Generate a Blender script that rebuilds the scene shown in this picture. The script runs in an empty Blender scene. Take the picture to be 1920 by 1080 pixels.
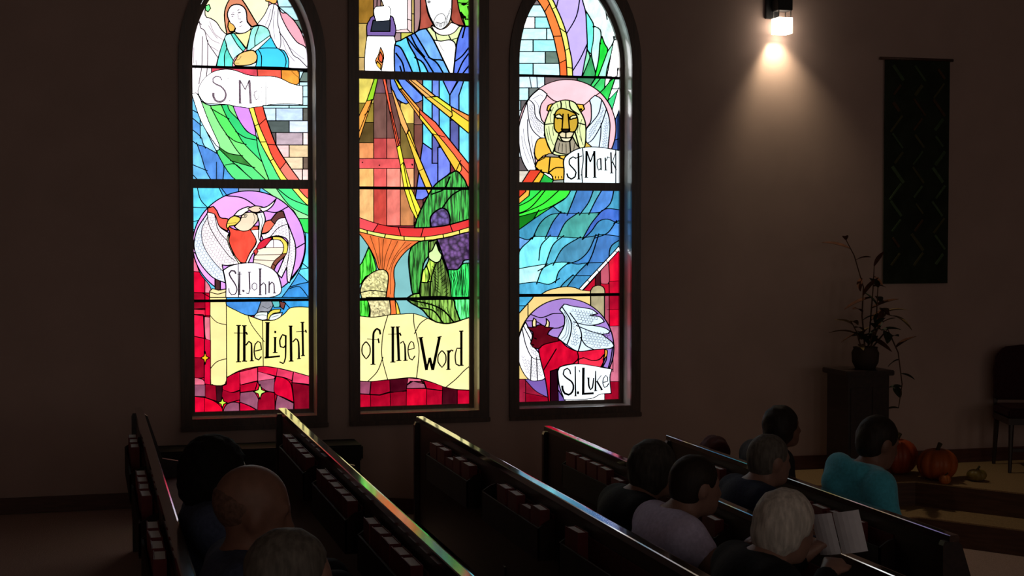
import bpy, bmesh, math, random
import numpy as np
from mathutils import Vector, Matrix
from mathutils.geometry import delaunay_2d_cdt

random.seed(7)
S = bpy.context.scene
COL = S.collection

# ------------------------------------------------------------------ camera
FPX = 2900.0                                  # focal length in pixels of the 1920 wide frame
EYE = Vector((0.0, 0.0, 1.95))
PITCH = math.atan(110.0 / FPX)
YAW = math.atan(800.0 * math.cos(PITCH) / FPX)
cam_d = bpy.data.cameras.new('camera')
cam = bpy.data.objects.new('camera', cam_d)
COL.objects.link(cam)
cam.location = EYE
cam.rotation_euler = (math.pi / 2 - PITCH, 0.0, -YAW)
cam_d.sensor_width = 36.0
cam_d.lens = 36.0 * FPX / 1920.0
cam_d.clip_start = 0.05
cam_d.clip_end = 200.0
S.camera = cam

# ------------------------------------------------------------------ sky: pale bright overcast daylight
SKY = 5.2
w = bpy.data.worlds.new('overcast_sky')
S.world = w
w.use_nodes = True
w.node_tree.nodes['Background'].inputs['Color'].default_value = (0.97, 0.985, 1.0, 1)
w.node_tree.nodes['Background'].inputs['Strength'].default_value = SKY

# ------------------------------------------------------------------ exposure
S.view_settings.view_transform = 'Standard'
S.view_settings.look = 'None'
S.view_settings.exposure = 0.0
S.view_settings.gamma = 1.0
S.view_settings.use_curve_mapping = False
S.cycles.use_denoising = True
S.cycles.max_bounces = 10
S.cycles.diffuse_bounces = 6
S.cycles.transparent_max_bounces = 16
S.cycles.caustics_reflective = False
S.cycles.caustics_refractive = False
S.cycles.sample_clamp_indirect = 3.0

# ------------------------------------------------------------------ measures of the place (metres)
WALL_Y = 11.08          # inner face of the window wall
REVEAL = 0.18           # depth of the window reveals
GLASS_Y = WALL_Y + REVEAL
ROOM_X0, ROOM_X1, ROOM_Y0, CEIL = -5.0, 13.0, -6.5, 6.2
PEW_X = [0.277, 1.146, 2.017, 2.867, 3.717]
PEW_TOP = [0.87, 0.84, 0.76, 0.67, 0.58]
PEW_H = 0.87
FLOOR_PTS = [(ROOM_X0, 0.0), (0.25, 0.0), (1.146, -0.03), (2.017, -0.11), (2.867, -0.20), (3.717, -0.29), (4.25, -0.31), (ROOM_X1, -0.31)]


def floor_z(x):
    for (a, za), (b, zb) in zip(FLOOR_PTS, FLOOR_PTS[1:]):
        if x <= b:
            return za + (zb - za) * (x - a) / (b - a)
    return FLOOR_PTS[-1][1]


_cy, _sy, _cp, _sp = math.cos(YAW), math.sin(YAW), math.cos(PITCH), math.sin(PITCH)
FWD = Vector((_sy * _cp, _cy * _cp, -_sp))
RGT = Vector((_cy, -_sy, 0.0))
UPV = RGT.cross(FWD)


def on_wall(u, v, y):
    """A point measured in the photograph, taken onto the upright plane Y = y: (x, z) in metres."""
    d = FWD + RGT * ((u - 960.0) / FPX) + UPV * ((540.0 - v) / FPX)
    t = y / d.y
    return d.x * t, EYE.z + d.z * t


def on_wall_np(P, y):
    P = np.asarray(P, float)
    a = (P[:, 0] - 960.0) / FPX
    b = (540.0 - P[:, 1]) / FPX
    dx = FWD.x + RGT.x * a + UPV.x * b
    dy = FWD.y + RGT.y * a + UPV.y * b
    dz = FWD.z + RGT.z * a + UPV.z * b
    t = y / dy
    return np.stack([dx * t, EYE.z + dz * t], 1)


def photo_px(x, y, z):
    p = Vector((x, y, z)) - EYE
    k = FPX / p.dot(FWD)
    return 960.0 + p.dot(RGT) * k, 540.0 - p.dot(UPV) * k


# ------------------------------------------------------------------ materials
def lin(c):
    return tuple(((v / 255.0) / 12.92 if v <= 10.3 else ((v / 255.0 + 0.055) / 1.055) ** 2.4) for v in c)


MATS = {}


def mat(name, rgb, rough=0.6, spec=0.5, noise=0.0, scale=8.0, bump=0.0, metal=0.0, stretch=None, rgb2=None, coat=0.0, sheen=0.0):
    """A procedural Principled material: colour broken up by noise, optional grain (stretch) and fine bump."""
    if name in MATS:
        return MATS[name]
    m = bpy.data.materials.new(name)
    m.use_nodes = True
    nt = m.node_tree
    b = nt.nodes['Principled BSDF']
    b.inputs['Roughness'].default_value = rough
    b.inputs['Specular IOR Level'].default_value = spec
    b.inputs['Metallic'].default_value = metal
    if coat:
        b.inputs['Coat Weight'].default_value = coat
        b.inputs['Coat Roughness'].default_value = 0.08
        b.inputs['Coat IOR'].default_value = 1.7
    if sheen:
        b.inputs['Sheen Weight'].default_value = sheen
    tc = nt.nodes.new('ShaderNodeTexCoord')
    mp = nt.nodes.new('ShaderNodeMapping')
    mp.inputs['Scale'].default_value = stretch or (1, 1, 1)
    nt.links.new(tc.outputs['Object'], mp.inputs['Vector'])
    nz = nt.nodes.new('ShaderNodeTexNoise')
    nz.inputs['Scale'].default_value = scale
    nz.inputs['Detail'].default_value = 5.0
    nt.links.new(mp.outputs['Vector'], nz.inputs['Vector'])
    rp = nt.nodes.new('ShaderNodeValToRGB')
    c2 = rgb2 or tuple(v * (1 - noise) for v in rgb)
    rp.color_ramp.elements[0].position = 0.35
    rp.color_ramp.elements[1].position = 0.68
    rp.color_ramp.elements[0].color = (*c2, 1)
    rp.color_ramp.elements[1].color = (*[min(1, v * (1 + 0.4 * noise)) for v in rgb], 1)
    nt.links.new(nz.outputs['Fac'], rp.inputs['Fac'])
    nt.links.new(rp.outputs['Color'], b.inputs['Base Color'])
    if bump:
        bp = nt.nodes.new('ShaderNodeBump')
        bp.inputs['Strength'].default_value = bump
        bp.inputs['Distance'].default_value = 0.004
        nt.links.new(nz.outputs['Fac'], bp.inputs['Height'])
        nt.links.new(bp.outputs['Normal'], b.inputs['Normal'])
    MATS[name] = m
    return m


def emit_mat(name, rgb, strength):
    m = bpy.data.materials.new(name)
    m.use_nodes = True
    b = m.node_tree.nodes['Principled BSDF']
    b.inputs['Base Color'].default_value = (0.8, 0.8, 0.8, 1)
    b.inputs['Emission Color'].default_value = (*rgb, 1)
    b.inputs['Emission Strength'].default_value = strength
    return m


GLASS = {}


def glass_mat(c, style='plain'):
    """Coloured art glass: tints the daylight that comes through it, streaky like mouth-blown sheet."""
    key = (tuple(c), style)
    if key in GLASS:
        return GLASS[key]
    m = bpy.data.materials.new('art_glass')
    m.use_nodes = True
    nt = m.node_tree
    nt.nodes.clear()
    N = nt.nodes.new
    out = N('ShaderNodeOutputMaterial')
    tr = N('ShaderNodeBsdfTransparent')
    gl = N('ShaderNodeBsdfGlossy')
    gl.inputs['Roughness'].default_value = 0.12
    mx = N('ShaderNodeMixShader')
    mx.inputs[0].default_value = 0.03
    pale = min(1.0, max(0.0, (min(c) - 150) / 100.0))      # thin pale sheets pass the most light
    tint = [min(1.0, v * 1.28 * (1 + 0.15 * pale) / SKY) for v in lin(c)]
    if min(c) >= 250:                      # clear white sheets blow out
        tint = [0.80, 0.80, 0.80]

    amp = {'plain': 0.10, 'wispy': 0.34, 'streak': 0.8, 'leaf': 0.8, 'berry': 0.75, 'spot': 0.5, 'brick': 0.22}[style]
    lo = [max(0.0, t * (1 - amp)) for t in tint]
    hi = [min(1.0, t * (1 + amp * (1.6 if style in ('streak', 'leaf', 'berry') else 0.7)) + 0.012 * amp / SKY) for t in tint]
    tc = N('ShaderNodeTexCoord')
    mp = N('ShaderNodeMapping')
    if style in ('streak', 'leaf'):
        mp.inputs['Rotation'].default_value = (0, math.radians(32 if style == 'streak' else -40), 0)
        mp.inputs['Scale'].default_value = (70, 1, 7)
    elif style == 'wispy':
        mp.inputs['Rotation'].default_value = (0, math.radians(25), 0)
        mp.inputs['Scale'].default_value = (16, 1, 9)
    elif style == 'brick':
        mp.inputs['Scale'].default_value = (14, 1, 30)
    else:
        mp.inputs['Scale'].default_value = (6, 1, 6)
    nt.links.new(tc.outputs['Object'], mp.inputs['Vector'])
    if style in ('berry', 'spot'):
        tx = N('ShaderNodeTexVoronoi')
        tx.inputs['Scale'].default_value = 5.5 if style == 'berry' else 9.0
        nt.links.new(mp.outputs['Vector'], tx.inputs['Vector'])
        fac = tx.outputs['Distance']
        if style == 'berry':
            lo, hi = hi, lo
        else:
            lo, hi = hi, lo
    else:
        tx = N('ShaderNodeTexNoise')
        tx.inputs['Scale'].default_value = 1.0
        tx.inputs['Detail'].default_value = 3.0
        nt.links.new(mp.outputs['Vector'], tx.inputs['Vector'])
        fac = tx.outputs['Fac']
    rp = N('ShaderNodeValToRGB')
    a, b2 = (0.1, 0.75) if style in ('berry', 'spot') else ((0.42, 0.6) if style in ('streak', 'leaf') else (0.3, 0.7))
    rp.color_ramp.elements[0].position = a
    rp.color_ramp.elements[1].position = b2
    rp.color_ramp.elements[0].color = (*lo, 1)
    rp.color_ramp.elements[1].color = (*hi, 1)
    nt.links.new(fac, rp.inputs['Fac'])
    gm = N('ShaderNodeGamma')          # each sheet is crossed twice (two faces)
    gm.inputs['Gamma'].default_value = 0.5
    nt.links.new(rp.outputs['Color'], gm.inputs['Color'])
    nt.links.new(gm.outputs['Color'], tr.inputs['Color'])
    nt.links.new(tr.outputs[0], mx.inputs[1])
    nt.links.new(gl.outputs[0], mx.inputs[2])
    nt.links.new(mx.outputs[0], out.inputs['Surface'])
    GLASS[key] = m
    return m


# ------------------------------------------------------------------ object helpers
def link(name, me, material=None, parent=None, loc=None, rot=None, smooth=False):
    o = bpy.data.objects.new(name, me)
    COL.objects.link(o)
    if material is not None and len(me.materials) == 0:
        me.materials.append(material)
    if parent is not None:
        o.parent = parent
    if loc is not None:
        o.location = loc
    if rot is not None:
        o.rotation_euler = rot
    if smooth:
        me.polygons.foreach_set('use_smooth', [True] * len(me.polygons))
    return o


def tag(o, label, cat=None, group=None, kind=None):
    if label:
        o['label'] = label
    if cat:
        o['category'] = cat
    if group:
        o['group'] = group
    if kind:
        o['kind'] = kind
    return o


def empty(name, loc=(0, 0, 0), rz=0.0):
    o = bpy.data.objects.new(name, None)
    COL.objects.link(o)
    o.location = loc
    o.rotation_euler = (0, 0, rz)
    o.empty_display_size = 0.1
    return o


def mesh_py(name, V, F):
    me = bpy.data.meshes.new(name)
    me.from_pydata([tuple(map(float, v)) for v in V], [], [tuple(int(i) for i in f) for f in F])
    me.update()
    return me


class MB:
    """Collects boxes, lathes, tubes and prisms into one mesh."""
    def __init__(s):
        s.V, s.F = [], []

    def add(s, V, F):
        k = len(s.V)
        s.V += [tuple(v) for v in V]
        s.F += [tuple(i + k for i in f) for f in F]
        return s

    def box(s, x0, x1, y0, y1, z0, z1):
        V = [(x0, y0, z0), (x1, y0, z0), (x1, y1, z0), (x0, y1, z0), (x0, y0, z1), (x1, y0, z1), (x1, y1, z1), (x0, y1, z1)]
        return s.add(V, [(0, 3, 2, 1), (4, 5, 6, 7), (0, 1, 5, 4), (1, 2, 6, 5), (2, 3, 7, 6), (3, 0, 4, 7)])

    def prism_y(s, prof, y0, y1):
        """Closed (x, z) outline drawn out along Y."""
        n = len(prof)
        V = [(x, y0, z) for x, z in prof] + [(x, y1, z) for x, z in prof]
        F = [tuple(range(n)), tuple(range(2 * n - 1, n - 1, -1))] + [(i, i + n, (i + 1) % n + n, (i + 1) % n) for i in range(n)]
        return s.add(V, F)

    def prism_z(s, prof, z0, z1):
        n = len(prof)
        V = [(x, y, z0) for x, y in prof] + [(x, y, z1) for x, y in prof]
        F = [tuple(range(n - 1, -1, -1)), tuple(range(n, 2 * n))] + [(i, (i + 1) % n, (i + 1) % n + n, i + n) for i in range(n)]
        return s.add(V, F)

    def tube(s, pts, r, n=8):
        pts = [Vector(p) for p in pts]
        rs = r if isinstance(r, (list, tuple)) else [r] * len(pts)
        V, F = [], []
        ref = Vector((0.13, 0.21, 0.97))
        for i, p in enumerate(pts):
            d = (pts[min(i + 1, len(pts) - 1)] - pts[max(i - 1, 0)]).normalized()
            a = d.cross(ref)
            if a.length < 1e-3:
                a = d.cross(Vector((1, 0, 0)))
            a.normalize()
            b = d.cross(a)
            for k in range(n):
                t = 2 * math.pi * k / n
                V.append(p + (a * math.cos(t) + b * math.sin(t)) * rs[i])
        for i in range(len(pts) - 1):
            for k in range(n):
                F.append((i * n + k, i * n + (k + 1) % n, (i + 1) * n + (k + 1) % n, (i + 1) * n + k))
        F.append(tuple(range(n - 1, -1, -1)))
        F.append(tuple(range((len(pts) - 1) * n, len(pts) * n)))
        return s.add(V, F)

    def lathe(s, prof, n=24, lobes=0, depth=0.0):
        V, F = [], []
        m = len(prof)
        for r, z in prof:
            for k in range(n):
                t = 2 * math.pi * k / n
                q = r * (1 - depth * abs(math.sin(lobes * t / 2)) ** 0.6 * 0 + (-depth * (1 - abs(math.sin(lobes * t / 2)) ** 0.5) if lobes else 0))
                V.append((q * math.cos(t), q * math.sin(t), z))
        for i in range(m - 1):
            for k in range(n):
                F.append((i * n + k, i * n + (k + 1) % n, (i + 1) * n + (k + 1) % n, (i + 1) * n + k))
        F.append(tuple(range(n - 1, -1, -1)))
        F.append(tuple(range((m - 1) * n, m * n)))
        return s.add(V, F)

    def build(s, name, material=None, parent=None, loc=None, rot=None, bevel=0.0, smooth=False):
        me = mesh_py(name, s.V, s.F)
        if bevel:
            bm = bmesh.new()
            bm.from_mesh(me)
            bmesh.ops.bevel(bm, geom=list(bm.edges), offset=bevel, segments=2, affect='EDGES', clamp_overlap=True)
            bm.to_mesh(me)
            bm.free()
        return link(name, me, material, parent, loc, rot, smooth)


def copy_tree(o, parent=None):
    c = o.copy()
    COL.objects.link(c)
    c.parent = parent
    for ch in list(o.children):
        copy_tree(ch, c)
    return c


# ------------------------------------------------------------------ named materials
M_WALL = mat('plaster_wall', (0.46, 0.335, 0.30), 0.85, 0.3, 0.06, 3.0, 0.15)
M_CEIL = mat('plaster_ceiling', (0.55, 0.5, 0.44), 0.9, 0.2, 0.05, 3.0)
M_CARPET = mat('beige_carpet', (0.46, 0.32, 0.28), 0.95, 0.1, 0.25, 120.0, 0.5)
M_WOODTRIM = mat('dark_trim_wood', (0.075, 0.036, 0.024), 0.32, 0.5, 0.35, 4.0, 0.05, stretch=(14, 14, 1.2))
M_JAMB = mat('pale_gloss_jamb', (0.68, 0.63, 0.56), 0.14, 0.5, 0.2, 5.0, 0.0, stretch=(10, 10, 1.0))
M_BASE = mat('red_brown_baseboard', (0.10, 0.035, 0.025), 0.45, 0.4, 0.3, 5.0, stretch=(1, 10, 10))
M_LEAD = mat('lead_came', (0.006, 0.006, 0.008), 0.75, 0.1, 0.2, 30.0)
M_PAINT = mat('glass_paint', (0.012, 0.008, 0.010), 0.8, 0.1, 0.1, 30.0)
M_FAINT = bpy.data.materials.new('glare_washed_paint')      # glare put into the paint: see-through, so the lettering looks washed out
M_FAINT.use_nodes = True
_t = M_FAINT.node_tree.nodes.new('ShaderNodeBsdfTransparent')
_t.inputs['Color'].default_value = (0.24, 0.20, 0.225, 1)   # crossed twice, front and back face
M_FAINT.node_tree.links.new(_t.outputs[0], M_FAINT.node_tree.nodes['Material Output'].inputs['Surface'])
M_FAINT.node_tree.nodes.remove(M_FAINT.node_tree.nodes['Principled BSDF'])
M_PEW = mat('dark_pew_wood', (0.030, 0.016, 0.013), 0.36, 0.5, 0.4, 3.0, 0.04, stretch=(16, 1.0, 16))
M_RAIL = mat('polished_pew_rail', (0.06, 0.03, 0.02), 0.12, 0.5, 0.4, 3.0, 0.0, stretch=(16, 1.0, 16), coat=1.0)
M_SEAT = mat('red_brown_seat_pad', (0.15, 0.06, 0.05), 0.7, 0.3, 0.25, 60.0, 0.3)
M_BLACK = mat('black_metal', (0.012, 0.012, 0.014), 0.45, 0.4, 0.2, 10.0)
# ------------------------------------------------------------------ stained glass: leaded panes from drawn outlines
def smooth_pts(pts, closed, k=5):
    """Catmull-Rom through the points; sharp turns stay corners."""
    n = len(pts)
    P = [np.array(p, float) for p in pts]
    if n < 3:
        return P
    corner = [False] * n
    for i in range(n):
        if not closed and i in (0, n - 1):
            corner[i] = True
            continue
        a = P[i] - P[i - 1]
        b = P[(i + 1) % n] - P[i]
        c = np.dot(a, b) / (np.linalg.norm(a) * np.linalg.norm(b) + 1e-9)
        corner[i] = c < 0.42
    out = []
    for i in range(n if closed else n - 1):
        p1, p2 = P[i], P[(i + 1) % n]
        p0 = p1 - (p2 - p1) * 0.5 if corner[i] else P[i - 1]
        p3 = p2 + (p2 - p1) * 0.5 if corner[(i + 1) % n] else P[(i + 2) % n]
        d = np.linalg.norm(p2 - p1)
        kk = max(1, min(k, int(d / 4.0)))
        for j in range(kk):
            t = j / kk
            out.append(0.5 * ((2 * p1) + (p2 - p0) * t + (2 * p0 - 5 * p1 + 4 * p2 - p3) * t * t + (3 * p1 - p0 - 3 * p2 + p3) * t ** 3))
    if not closed:
        out.append(P[-1])
    return out


def inside(poly, Q):
    P = np.asarray(poly)
    x, y = Q[:, 0], Q[:, 1]
    c = np.zeros(len(Q), bool)
    j = len(P) - 1
    for i in range(len(P)):
        xi, yi = P[i]
        xj, yj = P[j]
        if yi != yj:
            hit = ((yi > y) != (yj > y)) & (x < (xj - xi) * (y - yi) / (yj - yi) + xi)
            c ^= hit
        j = i
    return c


class Art:
    """A drawing in photograph measures; at() says which scan of the window the numbers were read from."""
    def __init__(s):
        s.layers, s.paint, s.words = [], [], []
        s.T = (0, 0, 1.0)

    def at(s, ox, oy, k):
        s.T = (ox, oy, k)

    def t(s, p):
        return (s.T[0] + p[0] / s.T[2], s.T[1] + p[1] / s.T[2])

    def L(s, color, pts, cuts=(), sm=True, style='plain', w=1.5, ov=(), label=None):
        P = [s.t(p) for p in pts]
        P = smooth_pts(P, True) if sm else [np.array(p) for p in P]
        C = [s.longer(smooth_pts([s.t(p) for p in c], False)) for c in cuts]
        O = [(s.t(o[:2]), o[2], o[3] if len(o) > 3 else style) for o in ov]
        s.layers.append(dict(c=color, p=P, cuts=C, style=style, w=w, ov=O, label=label))

    @staticmethod
    def longer(q, d=3.8):
        a, b = q[0] - q[1], q[-1] - q[-2]
        return [q[0] + a / (np.linalg.norm(a) + 1e-9) * d] + list(q) + [q[-1] + b / (np.linalg.norm(b) + 1e-9) * d]

    def R(s, color, x0, y0, x1, y1, **k):
        s.L(color, [(x0, y0), (x1, y0), (x1, y1), (x0, y1)], sm=False, **k)

    def E(s, color, cx, cy, rx, ry, **k):
        s.L(color, [(cx + rx * math.cos(a * math.pi / 16), cy + ry * math.sin(a * math.pi / 16)) for a in range(32)], **k)

    def P(s, wd, *lines, faint=False):
        for l in lines:
            s.paint.append((smooth_pts([s.t(p) for p in l], False), wd, faint))

    def scallops(s, poly, dx, dy, wd=0.45, amp=0.5, ang=0.0):
        """Rows of little painted feather tips inside an outline."""
        P = np.array([s.t(p) for p in poly])
        dx, dy = dx / s.T[2], dy / s.T[2]
        lo, hi = P.min(0), P.max(0)
        c, sn = math.cos(ang), math.sin(ang)
        mid = (lo + hi) / 2
        R = np.linalg.norm(hi - lo) / 2
        row = 0
        v = -R
        while v < R:
            u = -R + (dx / 2 if row % 2 else 0)
            while u < R:
                q = []
                for k in range(5):
                    tt = k / 4
                    a = u + dx * tt
                    b = v + dy * amp * math.sin(math.pi * tt)
                    q.append((mid[0] + a * c - b * sn, mid[1] + a * sn + b * c))
                if inside(P, np.array(q)).all():
                    s.paint.append((q, wd, False))
                u += dx
            v += dy
            row += 1

    def W(s, name, *strokes, faint=False):
        """A word: strokes are (points, width at start, width at end) or (points, width)."""
        out = []
        for st in strokes:
            pts = smooth_pts([s.t(p) for p in st[0]], False)
            out.append((pts, st[1] / s.T[2], (st[2] if len(st) > 2 else st[1]) / s.T[2]))
        s.words.append((name, out, faint))


def ribbon(V, F, pts, w0, w1, y0, y1):
    """A flat raised strip of changing width along (x, z) points."""
    P = np.asarray(pts, float)
    n = len(P)
    if n < 2:
        return
    T = np.gradient(P, axis=0)
    T /= (np.linalg.norm(T, axis=1)[:, None] + 1e-9)
    N = np.stack([-T[:, 1], T[:, 0]], 1)
    W = np.linspace(w0, w1, n)[:, None] / 2
    A, B = P + N * W, P - N * W
    k = len(V)
    for i in range(n):
        V.append((A[i, 0], y0, A[i, 1])); V.append((B[i, 0], y0, B[i, 1]))
        V.append((A[i, 0], y1, A[i, 1])); V.append((B[i, 0], y1, B[i, 1]))
    for i in range(n - 1):
        a = k + 4 * i
        F += [(a, a + 1, a + 5, a + 4), (a + 2, a + 6, a + 7, a + 3), (a, a + 4, a + 6, a + 2), (a + 1, a + 3, a + 7, a + 5)]
    F.append((k, k + 2, k + 3, k + 1))
    a = k + 4 * (n - 1)
    F.append((a, a + 1, a + 3, a + 2))


def build_glass(art, outline_px, parent):
    verts, edges, einfo = [], [], []

    def loop(pts, li, closed, cut):
        k = len(verts)
        for p in pts:
            verts.append(Vector((float(p[0]), float(p[1]))))
        n = len(pts)
        for i in range(n if closed else n - 1):
            edges.append((k + i, k + (i + 1) % n))
            einfo.append((li, cut))

    loop(outline_px, -1, True, False)
    ob = np.array(outline_px)
    for li, L in enumerate(art.layers):
        loop(L['p'], li, True, False)
        for c in L['cuts']:
            loop(c, li, False, True)
    vo, eo, fo, _, oe, _ = delaunay_2d_cdt(verts, edges, [], 0, 1e-3)
    V = np.array([(v.x, v.y) for v in vo])
    T = np.array([f for f in fo if len(f) == 3])
    cen = V[T].mean(1)
    lid = np.full(len(T), -1)
    ins = inside(ob, cen)
    for li, L in enumerate(art.layers):
        P = np.asarray(L['p'])
        lo, hi = P.min(0), P.max(0)
        box = np.where((cen[:, 0] >= lo[0]) & (cen[:, 0] <= hi[0]) & (cen[:, 1] >= lo[1]) & (cen[:, 1] <= hi[1]))[0]
        if len(box):
            lid[box[inside(P, cen[box])]] = li
    lid[~ins] = -1
    cutset = {}
    for ei, ids in zip(eo, oe):
        s_ = {einfo[i][0] for i in ids if i < len(einfo) and einfo[i][1]}
        if s_:
            cutset[(min(ei), max(ei))] = s_
    adj = {}
    for ti, t in enumerate(T):
        for a, b in ((0, 1), (1, 2), (2, 0)):
            e = (min(t[a], t[b]), max(t[a], t[b]))
            adj.setdefault(e, []).append(ti)
    par = list(range(len(T)))

    def find(i):
        while par[i] != i:
            par[i] = par[par[i]]
            i = par[i]
        return i

    came = []
    for e, ts in adj.items():
        if len(ts) == 2:
            a, b = ts
            if lid[a] == lid[b]:
                if lid[a] >= 0 and lid[a] in cutset.get(e, ()):
                    came.append((e, art.layers[lid[a]]['w']))
                else:
                    par[find(a)] = find(b)
            elif lid[a] >= 0 or lid[b] >= 0:
                came.append((e, max(art.layers[i]['w'] for i in (lid[a], lid[b]) if i >= 0)))
    groups = {}
    for ti in range(len(T)):
        if lid[ti] >= 0:
            groups.setdefault(find(ti), []).append(ti)
    X = on_wall_np(V, GLASS_Y)
    yb, yf = GLASS_Y + 0.005, GLASS_Y
    CV, CF = [], []
    npane = 0
    for g, ts in groups.items():
        tri = T[ts]
        p, q, r = V[tri[:, 0]], V[tri[:, 1]], V[tri[:, 2]]
        area = 0.5 * np.abs((q[:, 0] - p[:, 0]) * (r[:, 1] - p[:, 1]) - (r[:, 0] - p[:, 0]) * (q[:, 1] - p[:, 1]))
        A = area.sum()
        if A < 9.0:                                   # solder blobs where leads meet
            for t in tri:
                k = len(CV)
                CV += [(X[i, 0], yf - 0.003, X[i, 1]) for i in t]
                CF.append((k, k + 1, k + 2))
            continue
        used = np.unique(tri)
        ix = {int(u): i for i, u in enumerate(used)}
        n = len(used)
        c0 = X[used].mean(0)
        vv = [(X[u, 0] - c0[0], 0.0, X[u, 1] - c0[1]) for u in used] + [(X[u, 0] - c0[0], yb - yf, X[u, 1] - c0[1]) for u in used]
        ff = []
        cnt = {}
        for t in tri:
            a, b, c = (ix[int(i)] for i in t)
            ff.append((a, b, c))
            ff.append((c + n, b + n, a + n))
            for e in ((a, b), (b, c), (c, a)):
                cnt[(min(e), max(e))] = cnt.get((min(e), max(e)), 0) + 1
        for (a, b), k in cnt.items():
            if k == 1:
                ff.append((a, b, b + n, a + n))
        L = art.layers[lid[ts[0]]]
        col, sty = L['c'], L['style']
        Q = cen[ts]
        tv = V[tri]
        for (ox, oy), oc, os_ in L['ov']:
            for k in range(len(tri)):
                if inside(tv[k], np.array([[ox, oy]]))[0]:
                    col, sty = oc, os_
        me = mesh_py('pane', vv, ff)
        o = link('pane', me, glass_mat(col, sty), parent, (c0[0], yf, c0[1]))
        if L['label']:
            o['label'] = L['label']
        npane += 1
    px = (X[:, 0].max() - X[:, 0].min()) / max(1e-6, V[:, 0].max() - V[:, 0].min())
    for (a, b), wd in came:
        pa, pb = X[a], X[b]
        d = pb - pa
        ln = np.linalg.norm(d)
        if ln < 1e-6:
            continue
        d = d / ln * wd * px * 0.4
        ribbon(CV, CF, [pa - d, pb + d], wd * px, wd * px, yf - 0.004, yb + 0.002)
    link('lead_came', mesh_py('lead_came', CV, CF), M_LEAD, parent)
    for faint in (False, True):
        PV, PF = [], []
        for pts, wd, fa in art.paint:
            if fa == faint:
                ribbon(PV, PF, on_wall_np(pts, GLASS_Y), 1.35 * wd * px, 1.35 * wd * px, yf - 0.0015, yf - 0.0003)
        if PV:
            link('painted_linework', mesh_py('painted_linework', PV, PF), M_FAINT if faint else M_PAINT, parent)
    for name, strokes, fa in art.words:
        PV, PF = [], []
        for pts, a, b in strokes:
            if fa:
                a, b = a * 1.5, b * 1.5
            ribbon(PV, PF, on_wall_np(pts, GLASS_Y), a * px, b * px, yf - 0.0022, yf - 0.0004)
        o = link('lettering', mesh_py('lettering', PV, PF), M_FAINT if fa else M_PAINT, parent)
        o['label'] = name
    return npane
# ------------------------------------------------------------------ the three pictures in glass (read off scans of the photograph)
WHITE, PINKW, LAVW = (255, 252, 253), (255, 238, 244), (240, 240, 255)


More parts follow.
